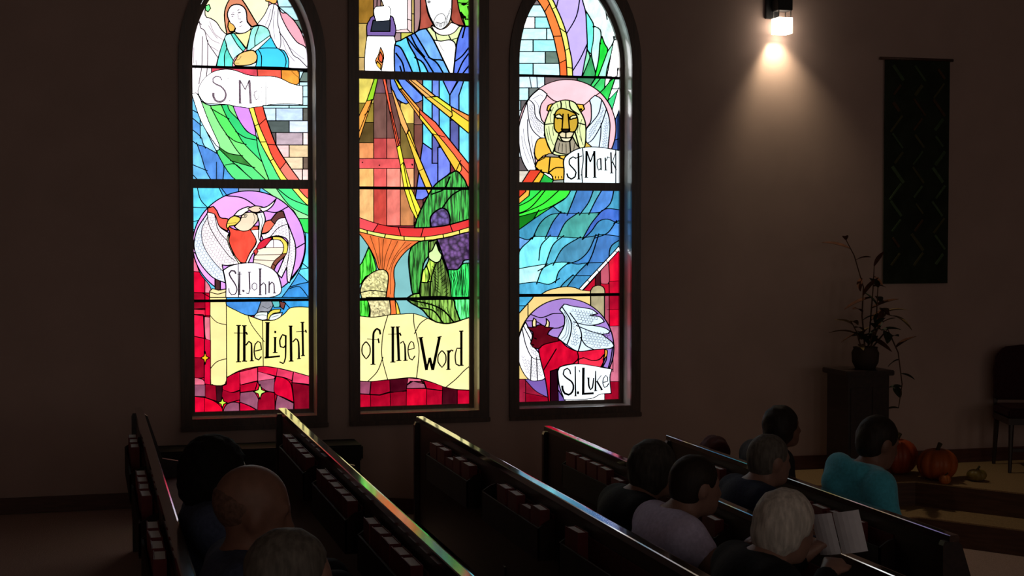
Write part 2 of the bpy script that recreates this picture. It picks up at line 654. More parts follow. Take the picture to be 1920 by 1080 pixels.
def art_angel_and_eagle():
    A = Art()
    # ---- ground colours
    A.at(0, 0, 1)
    A.R((215, 240, 255), 330, -110, 620, 340, style='wispy')
    A.R((105, 205, 250), 330, 340, 620, 800, style='wispy')
    # ---- top: medallion with the winged angel
    A.at(330, 0, 5.4)
    A.L((190, 235, 245), [(1010, -60), (1330, -60), (1330, 205), (1200, 205), (1040, 70)], cuts=[[(1000, 70), (1290, 70)]], sm=False, style='brick')
    A.L((110, 135, 125), [(1195, 205), (1330, 205), (1330, 345), (1285, 335)], sm=False)
    A.L((255, 170, 185), [(100, -500), (900, -500), (1040, 70), (1120, 135), (1200, 215), (1265, 320), (1300, 410), (1330, 520), (1330, 560), (1230, 560), (100, 760)])
    A.L((255, 249, 200), [(250, -500), (840, -500), (940, 30), (860, 200), (830, 260), (500, 400), (300, 180)],
        cuts=[[(600, -300), (620, 0)]])
    A.L((120, 250, 150), [(300, 60), (335, 45), (350, 85), (325, 120), (298, 100)])
    A.L((255, 185, 95), [(900, -40), (1030, -40), (1015, 30), (985, 42), (950, 20), (910, 10)])
    # left wing
    A.L(PINKW, [(60, -200), (280, -60), (295, 150), (350, 185), (410, 225), (460, 300), (515, 352), (490, 390), (440, 540), (405, 670), (390, 720), (330, 770), (250, 860), (235, 950), (60, 980)],
        cuts=[[(240, 235), (252, 285), (290, 310), (318, 420), (345, 470), (412, 565)], [(60, 300), (180, 210), (240, 235)],
              [(268, 390), (265, 560), (262, 665), (235, 830)], [(322, 430), (318, 660), (295, 890)]], w=1.1)
    A.P(0.5, [(340, 215), (370, 300), (400, 350), (470, 400)], [(330, 260), (380, 340), (420, 390)], [(200, 610), (210, 660), (190, 700)], [(180, 480), (175, 640)],
        [(300, 330), (360, 400), (440, 440)], [(350, 470), (400, 500), (430, 520)])
    # right wing
    A.L((250, 240, 252), [(820, 250), (895, 150), (950, 45), (1000, 42), (1035, 70), (1065, 165), (1110, 260), (1165, 350), (1230, 430), (1320, 495), (1330, 690), (1290, 745), (1255, 815), (1240, 800), (1160, 705), (1138, 690), (1140, 600), (1095, 515), (1022, 485), (955, 362), (930, 292), (880, 262)],
        cuts=[[(990, 50), (965, 190), (930, 290)], [(1035, 90), (1030, 230), (1052, 320), (1062, 430), (1050, 495)], [(1058, 340), (1120, 430), (1190, 560), (1240, 590), (1310, 660)]], w=1.1)
    A.P(0.5, [(960, 90), (930, 200), (900, 260)], [(1000, 110), (985, 240), (1000, 400)], [(1080, 400), (1120, 520), (1200, 620)], [(1150, 480), (1240, 560), (1300, 600)], [(1170, 720), (1210, 760), (1250, 790)], [(1230, 720), (1255, 770)])
    # hair, face, bun
    A.L((222, 140, 105), [(560, -40), (510, 55), (490, 140), (497, 240), (516, 347), (560, 332), (598, 318), (604, 285), (700, 270), (770, 270), (828, 250), (790, 190), (740, 105), (700, 40), (650, -20)], w=2.0,
        cuts=[[(712, 130), (722, 215), (768, 270)]])
    A.L((255, 190, 95), [(535, 215), (575, 235), (600, 285), (585, 318), (545, 320), (525, 270)], w=1.0)
    A.L((255, 240, 250), [(545, 75), (520, 140), (530, 190), (552, 232), (580, 250), (602, 290), (592, 320), (640, 338), (700, 330), (752, 296), (762, 270), (722, 222), (714, 130), (690, 75), (640, 46), (585, 48)], w=1.1)
    A.P(0.9, [(560, 150), (575, 143), (590, 152)], [(563, 165), (580, 168)], [(622, 108), (640, 95)])
    A.P(1.2, [(628, 130), (655, 126)], [(645, 232), (672, 214)])
    A.P(0.5, [(625, 140), (632, 190), (660, 195)], [(570, 130), (590, 128)], [(640, 270), (670, 262)])
    # robe and hands
    A.L((105, 232, 212), [(518, 350), (590, 335), (705, 492), (680, 522), (620, 562), (580, 612), (570, 700), (405, 700), (440, 540), (490, 392)],
        cuts=[[(560, 350), (620, 450), (680, 522)], [(490, 392), (515, 480), (490, 560), (492, 680)], [(515, 480), (540, 540), (580, 612)]], style='wispy', ov=[(560, 400, (200, 255, 250))])
    A.L((255, 238, 170), [(590, 337), (640, 341), (700, 331), (757, 296), (762, 312), (712, 490)])
    A.L((165, 245, 232), [(762, 302), (785, 272), (862, 260), (930, 292), (957, 362), (830, 450), (755, 505), (716, 512)], cuts=[[(835, 275), (800, 380), (800, 460)]], style='wispy')
    A.L((70, 212, 255), [(957, 364), (1024, 486), (1095, 514), (1140, 600), (1138, 700), (800, 700), (822, 600), (808, 530), (830, 492)],
        cuts=[[(832, 492), (920, 485), (1024, 487)], [(832, 500), (866, 570), (862, 700)], [(1050, 502), (1090, 540), (1115, 620), (1100, 690)]])
    A.L((226, 250, 240), [(735, 520), (760, 498), (950, 360), (962, 376), (838, 494), (800, 520), (765, 525)], sm=False, w=1.0)
    A.L((255, 205, 125), [(585, 640), (612, 590), (645, 545), (720, 516), (785, 512), (822, 560), (812, 620), (765, 650), (685, 664), (600, 662)], w=1.8)
    A.P(0.6, [(610, 610), (640, 600), (660, 570)], [(600, 640), (640, 640)])
    # ---- under the first bar: orange ground and the white name band
    A.L((250, 95, 75), [(360, 675), (1165, 690), (1250, 815), (1215, 862), (1000, 850), (360, 780)], cuts=[[(820, 690), (830, 800)], [(1065, 690), (1070, 830)]], style='wispy',
        ov=[(1150, 790, (255, 165, 60)), (500, 690, (240, 80, 100))])
    A.at(350, 120, 8)
    A.R((200, 235, 245), 1690, 110, 1880, 680, cuts=[[(1640, 270), (1880, 270)], [(1740, 330), (1880, 320)], [(1740, 492), (1880, 490)]], style='brick')
    A.L((110, 130, 122), [(1750, 120), (1880, 120), (1880, 270), (1690, 260)], sm=False)
    A.L(WHITE, [(170, 400), (240, 250), (345, 150), (440, 102), (570, 80), (690, 88), (800, 122), (900, 160), (1050, 182), (1250, 182), (1400, 212), (1550, 285), (1660, 318), (1742, 330), (1742, 612), (1640, 600), (1300, 602), (1140, 638), (1000, 665), (850, 655), (700, 625), (560, 602), (400, 597), (280, 582), (205, 505)],
        cuts=[[(1185, 180), (1188, 630)]], w=0.9)
    A.W('name lettering paled by glare put into the paint',
        ([(530, 245), (505, 200), (440, 185), (395, 215), (395, 270), (440, 305), (510, 335), (570, 400), (588, 465), (565, 535), (500, 570), (430, 545), (402, 490), (400, 430)], 12, 26),
        ([(617, 150), (620, 560)], 5), ([(585, 215), (690, 220)], 4), ([(640, 545), (650, 555)], 18),
        ([(795, 240), (800, 590)], 24), ([(800, 245), (878, 385)], 12), ([(878, 385), (937, 245)], 12), ([(940, 240), (960, 590)], 24), ([(780, 588), (825, 588)], 8), ([(940, 588), (980, 588)], 8),
        ([(1060, 400), (1020, 420), (1012, 470), (1040, 535), (1070, 520)], 10), ([(1080, 400), (1085, 545)], 6), ([(1122, 270), (1125, 590)], 5), ([(1100, 350), (1150, 345)], 4), faint=True)
    A.W('end of the name nearly lost in painted glare',
        ([(1210, 290), (1212, 550)], 4), ([(1195, 350), (1240, 345)], 3), ([(1262, 250), (1262, 540)], 4), ([(1262, 430), (1300, 400), (1320, 430), (1322, 540)], 3),
        ([(1360, 470), (1430, 465), (1400, 410), (1362, 450), (1370, 520), (1430, 520)], 3), ([(1470, 420), (1510, 540), (1545, 450), (1580, 540), (1620, 410)], 3), faint=True)
    # ---- rainbow and leaf sweep
    A.at(330, 180, 5.4)
    A.L((115, 200, 252), [(100, -20), (170, -20), (240, 200), (310, 360), (420, 580), (480, 680), (620, 860), (100, 860)],
        cuts=[[(120, 115), (215, 168)], [(120, 185), (245, 288)], [(245, 250), (246, 408)], [(120, 305), (246, 408), (270, 470), (290, 512)], [(120, 415), (215, 490), (290, 512), (420, 585)],
              [(215, 490), (260, 620), (300, 750), (360, 860)], [(120, 675), (300, 750)], [(420, 585), (476, 680), (486, 740), (474, 860)], [(120, 745), (230, 860)], [(410, 690), (410, 860)]], style='wispy',
        ov=[(200, 300, (95, 165, 238)), (450, 760, (85, 145, 225)), (170, 240, (95, 165, 238)), (520, 800, (85, 165, 230)), (380, 560, (160, 232, 255))])
    A.L((128, 238, 128), [(215, 10), (265, 58), (340, 94), (460, 90), (580, 104), (640, 245), (720, 360), (815, 410), (830, 530), (870, 660), (945, 860), (620, 860), (420, 582), (440, 520), (330, 270)],
        cuts=[[(345, 90), (372, 150), (440, 280), (520, 400), (650, 592), (910, 850)], [(455, 80), (520, 222), (620, 372), (690, 482), (865, 660)], [(370, 135), (520, 222)], [(520, 80), (545, 150), (635, 242)],
              [(522, 402), (600, 458), (692, 485)], [(620, 370), (705, 422), (818, 446)], [(440, 520), (530, 578), (655, 602)], [(432, 530), (560, 655), (790, 860)], [(570, 660), (780, 720)], [(520, 695), (600, 690), (700, 780)]],
        ov=[(560, 330, (92, 240, 105)), (480, 170, (120, 245, 120)), (600, 250, (50, 222, 125)), (720, 400, (50, 215, 120)), (740, 530, (60, 225, 130)), (650, 660, (55, 140, 55), 'wispy'), (680, 740, (50, 150, 50), 'wispy'), (800, 770, (58, 235, 62)),
            (560, 480, (118, 245, 125)), (560, 770, (90, 230, 130)), (410, 380, (150, 240, 150)), (700, 600, (125, 245, 130))])
    A.L(WHITE, [(160, -20), (225, -10), (330, 255), (432, 480), (442, 524), (408, 500), (300, 340), (232, 200)], w=0.8)
    A.L((222, 148, 255), [(577, 100), (742, 122), (795, 310), (812, 408), (722, 358), (636, 242)])
    A.L((85, 235, 140), [(815, 410), (852, 468), (942, 640), (1075, 870), (950, 870), (870, 660), (830, 530)])
    A.L((255, 238, 92), [(738, 122), (788, 114), (840, 290), (922, 480), (990, 640), (1150, 870), (1075, 870), (950, 650), (852, 466), (800, 310)],
        cuts=[[(790, 310), (842, 278)], [(845, 466), (915, 464)], [(942, 664), (995, 632)]])
    A.L((255, 78, 55), [(787, 114), (880, 104), (912, 222), (1010, 490), (1110, 660), (1265, 870), (1150, 870), (990, 640), (922, 480), (840, 290)],
        cuts=[[(835, 298), (912, 228)], [(918, 490), (1015, 496)], [(1060, 735), (1118, 662)]], ov=[(1150, 790, (255, 128, 110))])
    # brickwork beside the rainbow
    for y0, y1, xs, cs in [(95, 122, [860, 1145, 1360], [(195, 240, 245), (190, 240, 240)]), (122, 250, [885, 1012, 1285, 1360], [(205, 228, 250), (195, 218, 246), (95, 95, 88)]),
                           (250, 370, [915, 1146, 1360], [(78, 92, 90), (215, 228, 250)]), (370, 496, [950, 1012, 1285, 1360], [(96, 84, 86), (190, 168, 178), (255, 225, 222)]),
                           (496, 620, [1005, 1146, 1360], [(255, 205, 202), (236, 206, 160)]), (620, 740, [1085, 1286, 1360], [(240, 215, 178), (112, 92, 78)]), (740, 870, [1160, 1280, 1360], [(255, 216, 206), (255, 214, 205)])]:
        for x0, x1, c in zip(xs, xs[1:], cs):
            # the rainbow's outer edge trims each course
            ex = lambda y: np.interp(y, [60, 105, 222, 490, 660, 870], [878, 880, 912, 1010, 1110, 1265])
            a0, a1 = max(x0, ex(y0)), max(x0, ex(y1))
            if min(a0, a1) < x1:
                A.L(c, [(min(a0, x1 - 1), y0), (x1, y0), (x1, y1), (min(a1, x1 - 1), y1)], sm=False, style='brick', w=1.6)
    # ---- lower part: the eagle medallion
    A.at(330, 340, 4.1536)
    A.L((100, 222, 255), [(90, 40), (500, 40), (500, 110), (300, 180), (100, 540)],
        cuts=[[(165, 40), (190, 140), (250, 208)], [(90, 200), (250, 206)], [(330, 40), (382, 145)], [(90, 305), (140, 312), (185, 300)], [(90, 360), (150, 380)]],
        ov=[(430, 85, (88, 150, 232)), (360, 80, (80, 180, 245))], style='wispy')
    A.L((85, 150, 232), [(345, 40), (500, 40), (500, 112), (395, 108)], sm=False)
    A.L((150, 150, 165), [(488, 40), (655, 40), (650, 90), (488, 90)], sm=False)
    A.L((48, 228, 92), [(650, 40), (960, 40), (1060, 190), (1060, 410), (1000, 395), (930, 250), (880, 200), (780, 130)],
        cuts=[[(770, 40), (850, 150), (920, 215), (1060, 280)], [(795, 60), (900, 140), (1060, 200)], [(945, 290), (1060, 290)]],
        ov=[(740, 80, (55, 228, 62)), (960, 265, (160, 245, 165)), (900, 170, (75, 240, 140))])
    A.L((255, 238, 110), [(890, 40), (950, 40), (1060, 150), (1060, 205), (1000, 165)])
    A.L((255, 100, 85), [(940, 40), (1060, 40), (1060, 160), (1000, 110)])
    A.L((70, 165, 235), [(880, 830), (960, 700), (1005, 560), (1010, 400), (1060, 410), (1060, 960), (780, 960)],
        cuts=[[(1000, 650), (1060, 700)], [(985, 682), (1060, 672)], [(955, 715), (1060, 810)], [(890, 822), (960, 800), (1060, 780)], [(900, 830), (965, 822), (1050, 930)]], style='wispy',
        ov=[(1025, 540, (110, 225, 255)), (1035, 620, (100, 215, 250)), (960, 880, (60, 150, 225))])
    A.L((228, 0, 52), [(90, 540), (135, 520), (180, 700), (270, 830), (270, 960), (90, 960)], cuts=[[(118, 700), (170, 705)], [(225, 770), (225, 960)], [(90, 865), (270, 870)], [(225, 880), (270, 905)]],
        ov=[(140, 640, (255, 105, 138)), (245, 840, (238, 130, 150)), (150, 900, (175, 0, 40)), (245, 890, (205, 0, 45))], style='wispy')
    A.E((224, 158, 255), 568, 490, 438, 416, w=2.0,
        cuts=[[(395, 112), (520, 130), (625, 195)], [(862, 203), (780, 242), (690, 228)], [(922, 528), (1005, 480)], [(150, 560), (230, 600)], [(870, 790), (940, 700)]],
        ov=[(250, 780, (172, 128, 226)), (860, 830, (190, 140, 230)), (350, 200, (250, 172, 255))], label='violet medallion glass')
    A.R((78, 42, 44), 304, 760, 346, 868)
    A.L((255, 228, 165), [(262, 855), (285, 835), (330, 848), (392, 838), (394, 960), (262, 960)], cuts=[[(262, 860), (325, 878), (394, 858)]], sm=False)
    # wings and body
    lw = [(247, 240), (300, 255), (322, 300), (340, 352), (388, 388), (412, 402), (406, 480), (440, 560), (492, 642), (400, 655), (360, 650), (385, 790), (330, 770), (270, 735), (190, 640), (148, 545), (142, 465), (172, 360), (235, 262)]
    A.L(PINKW, lw, cuts=[[(244, 262), (258, 340), (310, 440), (400, 565), (450, 612)], [(240, 290), (200, 380), (215, 500), (290, 620), (385, 720)], [(300, 255), (330, 380), (405, 470)]], w=1.2,
        ov=[(220, 620, (226, 236, 255)), (300, 680, (226, 236, 255))])
    A.scallops(lw, 26, 24, 0.35, 0.7, 0.9)
    A.L((242, 92, 76), [(247, 208), (290, 195), (318, 228), (345, 282), (402, 292), (414, 330), (402, 388), (340, 352), (318, 300), (300, 256), (247, 240)], w=1.6)
    A.L((248, 78, 58), [(392, 340), (470, 378), (560, 372), (592, 386), (626, 470), (575, 560), (542, 634), (500, 630), (455, 572), (412, 470), (420, 402)], w=1.6, style='wispy')
    A.L((255, 240, 200), [(412, 402), (398, 450), (428, 540), (492, 645), (510, 640), (455, 572), (414, 478)])
    A.L((255, 238, 235), [(580, 378), (640, 350), (660, 470), (640, 540), (600, 560), (560, 640), (542, 634), (575, 560), (626, 470)], w=1.0)
    rw = [(662, 412), (715, 398), (760, 335), (800, 292), (852, 284), (895, 390), (930, 500), (926, 620), (885, 792), (868, 778), (862, 670), (822, 752), (790, 720), (840, 600), (872, 500), (862, 450), (800, 424), (740, 432), (680, 455)]
    A.L((252, 238, 250), rw, cuts=[[(740, 425), (800, 360), (860, 335)], [(862, 300), (885, 420), (880, 560), (862, 670)]], w=1.2)
    A.scallops(rw, 22, 26, 0.35, 0.7, 1.5)
    A.L((238, 108, 80), [(664, 408), (690, 320), (740, 300), (770, 330), (720, 392)], w=1.4)
    A.L((96, 46, 44), [(738, 302), (790, 240), (835, 232), (853, 284), (800, 292), (768, 332)], w=1.4)
    A.L((222, 85, 65), [(575, 350), (640, 348), (640, 376), (582, 380)], w=1.0)
    A.L((255, 228, 205), [(600, 640), (612, 570), (640, 522), (840, 512), (842, 560), (782, 640), (742, 700), (660, 662)], cuts=[[(618, 574), (810, 570)], [(610, 610), (790, 620)]], w=1.2)
    A.L((255, 236, 240), [(640, 520), (690, 490), (760, 450), (830, 470), (842, 512)], cuts=[[(700, 490), (700, 518)], [(760, 470), (760, 516)]], w=0.9)
    A.L((218, 22, 55), [(625, 530), (648, 480), (692, 448), (755, 434), (720, 480), (690, 512), (650, 528)], w=1.3)
    A.L((215, 60, 60), [(602, 545), (625, 520), (640, 545), (618, 578)], w=1.0)
    A.L((250, 222, 92), [(752, 430), (820, 436), (866, 478), (870, 530), (850, 580), (790, 640), (760, 700), (732, 688), (766, 620), (826, 565), (838, 505), (812, 460), (752, 452)], cuts=[[(770, 655), (785, 668)], [(826, 565), (866, 560)]], w=1.3, ov=[(755, 675, (135, 72, 52))])
    # head
    A.L((236, 216, 186), [(455, 352), (500, 302), (520, 255), (590, 240), (632, 262), (640, 300), (612, 338), (572, 378), (520, 388), (480, 374)], w=1.6)
    A.L((252, 216, 92), [(393, 355), (402, 310), (425, 283), (452, 268), (500, 282), (502, 302), (460, 342), (420, 348), (402, 368)], w=1.8)
    A.L((252, 240, 232), [(452, 266), (490, 226), (560, 198), (605, 208), (545, 240), (505, 268)], w=1.5)
    A.L((232, 205, 180), [(560, 212), (610, 192), (660, 196), (690, 206), (640, 240), (590, 236)], w=1.4)
    A.L((246, 242, 232), [(650, 208), (705, 198), (745, 170), (780, 136), (752, 190), (705, 228), (672, 236)], w=1.4)
    A.L((232, 238, 234), [(628, 248), (680, 238), (696, 300), (672, 370), (655, 462), (642, 430), (648, 330), (640, 290)], w=1.4)
    A.P(1.0, [(505, 272), (530, 258), (555, 262), (545, 280), (515, 282), (505, 272)])
    A.P(2.2, [(532, 268), (540, 270)])
    A.P(0.6, [(402, 330), (440, 325), (470, 322)], [(600, 250), (615, 290), (600, 330)], [(660, 250), (672, 310), (655, 400)])
    # name tablet
    A.L((247, 240, 250), [(368, 692), (420, 660), (500, 640), (600, 634), (685, 652), (762, 692), (800, 742), (822, 850), (780, 892), (690, 908), (560, 918), (388, 918), (388, 800)], cuts=[[(484, 642), (488, 915)]], w=1.3)
    A.at(350, 460, 7.714)
    A.W('eagle name lettering', ([(712, 410), (692, 372), (645, 366), (615, 405), (640, 468), (700, 560), (728, 640), (700, 705), (650, 715), (615, 675), (610, 620)], 16, 9), ([(766, 380), (764, 712)], 13), ([(740, 712), (792, 712)], 8), ([(735, 420), (800, 415)], 5), ([(805, 650), (835, 668)], 18),
        ([(905, 388), (914, 640)], 13), ([(914, 640), (895, 700), (860, 690)], 9), ([(885, 388), (930, 388)], 7), faint=True)
    A.at(460, 460, 7.714)
    A.W('eagle name lettering', ([(130, 540), (98, 570), (98, 620), (130, 650), (165, 625), (165, 565), (130, 540)], 8), ([(213, 340), (213, 715)], 17), ([(190, 340), (236, 340)], 8), ([(190, 715), (236, 715)], 9), ([(222, 580), (265, 540), (290, 570), (294, 712)], 11),
        ([(345, 520), (343, 690)], 13), ([(350, 570), (385, 530), (412, 560), (420, 690)], 12), ([(400, 690), (445, 690)], 8), faint=True)
    # ---- foot: scroll and patchwork
    A.at(330, 560, 4.32)
    A.R((215, 0, 48), 80, 20, 1160, 1000, style='wispy')
    A.R((60, 165, 235), 400, -10, 1160, 140, style='wispy', cuts=[[(880, 30), (920, 75)]])
    cream = (255, 240, 150)
    A.L((255, 232, 158), [(272, -10), (408, -10), (410, 660), (398, 692), (342, 710), (292, 694), (280, 655)], cuts=[[(255, 110), (330, 190), (425, 214)], [(262, 590), (330, 512), (430, 482)]], w=1.3)
    A.L(cream, [(408, 48), (490, 95), (570, 130), (650, 160), (700, 175), (800, 170), (880, 120), (920, 78), (1000, 66), (1120, 74), (1120, 640), (950, 592), (820, 562), (700, 548), (580, 565), (500, 590), (412, 638)],
        cuts=[[(580, 125), (612, 212), (705, 336)], [(700, 160), (708, 560)]], w=1.3)
    A.L((72, 148, 228), [(408, 20), (720, 20), (692, 100), (650, 132), (570, 132), (490, 97), (412, 55)], style='wispy')
    A.L((150, 152, 162), [(690, 20), (800, 20), (760, 100), (690, 105), (655, 118)], style='wispy')
    A.L((225, 232, 228), [(630, 150), (660, 112), (742, 108), (742, 165), (700, 174)], style='wispy')
    A.L((95, 190, 190), [(775, 20), (845, 20), (840, 68), (795, 72)])
    A.L((120, 62, 56), [(838, 20), (888, 35), (872, 88), (848, 70)])
    A.L((235, 220, 95), [(740, 172), (742, 130), (780, 92), (850, 84), (842, 110), (785, 122), (760, 170)])
    A.L((232, 240, 236), [(752, 174), (772, 132), (862, 112), (852, 142), (800, 172)], style='wispy')
    A.P(0.6, [(650, 140), (700, 130), (735, 140)], [(780, 150), (830, 135)], [(700, 60), (740, 80), (770, 60)])
    # patchwork border, piece by piece
    red, dk, pk, mv, br = (222, 0, 48), (150, 0, 32), (232, 120, 140), (150, 82, 108), (250, 40, 75)
    PCS = [(dk, [(80, 10), (235, 10), (235, 80), (130, 85), (80, 80)]), (br, [(80, 80), (150, 85), (235, 90), (235, 150), (220, 130), (150, 128), (80, 110)]), (red, [(235, 10), (276, 10), (276, 140), (235, 135)]),
           ((248, 20, 70), [(80, 110), (150, 128), (222, 140), (230, 320), (150, 305), (80, 280)]), (pk, [(230, 145), (275, 150), (278, 340), (240, 325), (230, 220)]),
           (red, [(80, 280), (150, 305), (230, 322), (228, 480), (80, 475)]), ((205, 0, 52), [(230, 322), (280, 340), (280, 700), (228, 690)]),
           (dk, [(80, 475), (228, 480), (228, 640), (180, 645), (80, 640)]), ((225, 105, 130), [(80, 640), (190, 645), (228, 665), (235, 700), (80, 702)]), (mv, [(80, 700), (238, 698), (236, 795), (130, 790), (80, 780)]),
           (dk, [(236, 690), (330, 705), (330, 832), (236, 800)]), (red, [(80, 785), (180, 795), (230, 800), (230, 1000), (80, 1000)]), ((235, 0, 45), [(230, 800), (300, 825), (350, 860), (378, 900), (378, 1000), (230, 1000)]),
           ((50, 6, 18), [(322, 705), (376, 705), (372, 840), (330, 835)]), ((200, 0, 45), [(376, 705), (410, 690), (412, 640), (505, 592), (522, 590), (518, 740), (450, 760), (376, 735)]), ((165, 0, 38), [(376, 735), (450, 760), (518, 745), (520, 820), (450, 838), (400, 850), (372, 820)]),
           (mv, [(385, 900), (420, 850), (470, 838), (512, 845), (515, 905), (515, 1000), (385, 1000)]), ((245, 60, 95), [(515, 592), (660, 556), (662, 665), (600, 680), (520, 700)]), ((190, 0, 42), [(518, 700), (600, 682), (662, 668), (640, 745), (520, 760)]),
           (mv, [(520, 762), (630, 748), (668, 815), (662, 905), (600, 870), (516, 838)]), ((215, 0, 52), [(516, 838), (600, 872), (655, 915), (655, 1000), (515, 1000)]), ((225, 15, 62), [(660, 552), (720, 548), (822, 562), (812, 628), (740, 610), (662, 590)]),
           ((240, 95, 130), [(662, 590), (740, 610), (806, 632), (790, 660), (730, 668), (662, 668)]), (mv, [(662, 668), (800, 648), (796, 760), (730, 745), (672, 700)]), ((160, 0, 36), [(668, 815), (732, 755), (800, 765), (806, 1000), (662, 1000)]),
           ((235, 60, 100), [(822, 562), (952, 592), (940, 665), (880, 640), (812, 628)]), ((215, 0, 50), [(812, 628), (880, 645), (930, 690), (950, 800), (955, 840), (870, 800), (800, 768), (796, 690)]), (mv, [(820, 780), (880, 810), (955, 848), (945, 1000), (800, 1000), (806, 860)]),
           ((240, 70, 110), [(952, 592), (1120, 640), (1120, 700), (1040, 690), (940, 680)]), ((130, 0, 30), [(938, 680), (1040, 695), (1120, 712), (1120, 1000), (955, 1000), (955, 840)])]
    for c, p in PCS:
        A.L(c, p, style='wispy', w=0.8)
    for c, (x, y), rx, ry in [((255, 190, 30), (236, 480), 34, 52), ((205, 235, 70), (376, 843), 38, 43), ((205, 235, 120), (680, 754), 52, 60)]:
        A.L(c, [(x, y - ry), (x + rx * .28, y - ry * .28), (x + rx, y), (x + rx * .28, y + ry * .28), (x, y + ry), (x - rx * .28, y + ry * .28), (x - rx, y), (x - rx * .28, y - ry * .28)], sm=False, w=1.6)
    A.W('dark brown lettering', ([(507, 215), (505, 510)], 19), ([(470, 278), (580, 280)], 5), ([(566, 270), (578, 292)], 12), ([(486, 512), (528, 510)], 8), ([(488, 217), (526, 217)], 8),
        ([(553, 215), (553, 505)], 21), ([(534, 506), (576, 506)], 8), ([(534, 219), (572, 219)], 8), ([(565, 378), (590, 346), (610, 362), (613, 505)], 11, 17), ([(598, 504), (632, 503)], 8),
        ([(640, 425), (692, 412), (684, 358), (664, 345), (642, 368), (633, 430), (646, 485), (670, 496), (692, 468)], 9, 11))
    A.W('dark brown lettering', ([(742, 190), (738, 478)], 27), ([(716, 478), (842, 466)], 15), ([(722, 194), (760, 194)], 9),
        ([(803, 312), (802, 436)], 18), ([(784, 437), (822, 436)], 8), ([(790, 314), (815, 314)], 8), ([(796, 270), (812, 270)], 18),
        ([(893, 302), (862, 292), (840, 340), (846, 388), (872, 396), (892, 372)], 12), ([(889, 298), (886, 480), (868, 525), (838, 512)], 15, 10),
        ([(929, 220), (933, 506)], 21), ([(912, 222), (944, 222)], 9), ([(914, 506), (952, 505)], 9), ([(944, 352), (970, 325), (992, 352), (996, 486)], 10, 16), ([(980, 487), (1012, 485)], 8),
        ([(1024, 190), (1029, 460)], 17), ([(1008, 192), (1040, 191)], 8), ([(1012, 462), (1044, 460)], 8), ([(972, 268), (1058, 263)], 5), ([(1048, 252), (1056, 276)], 12))
    return A


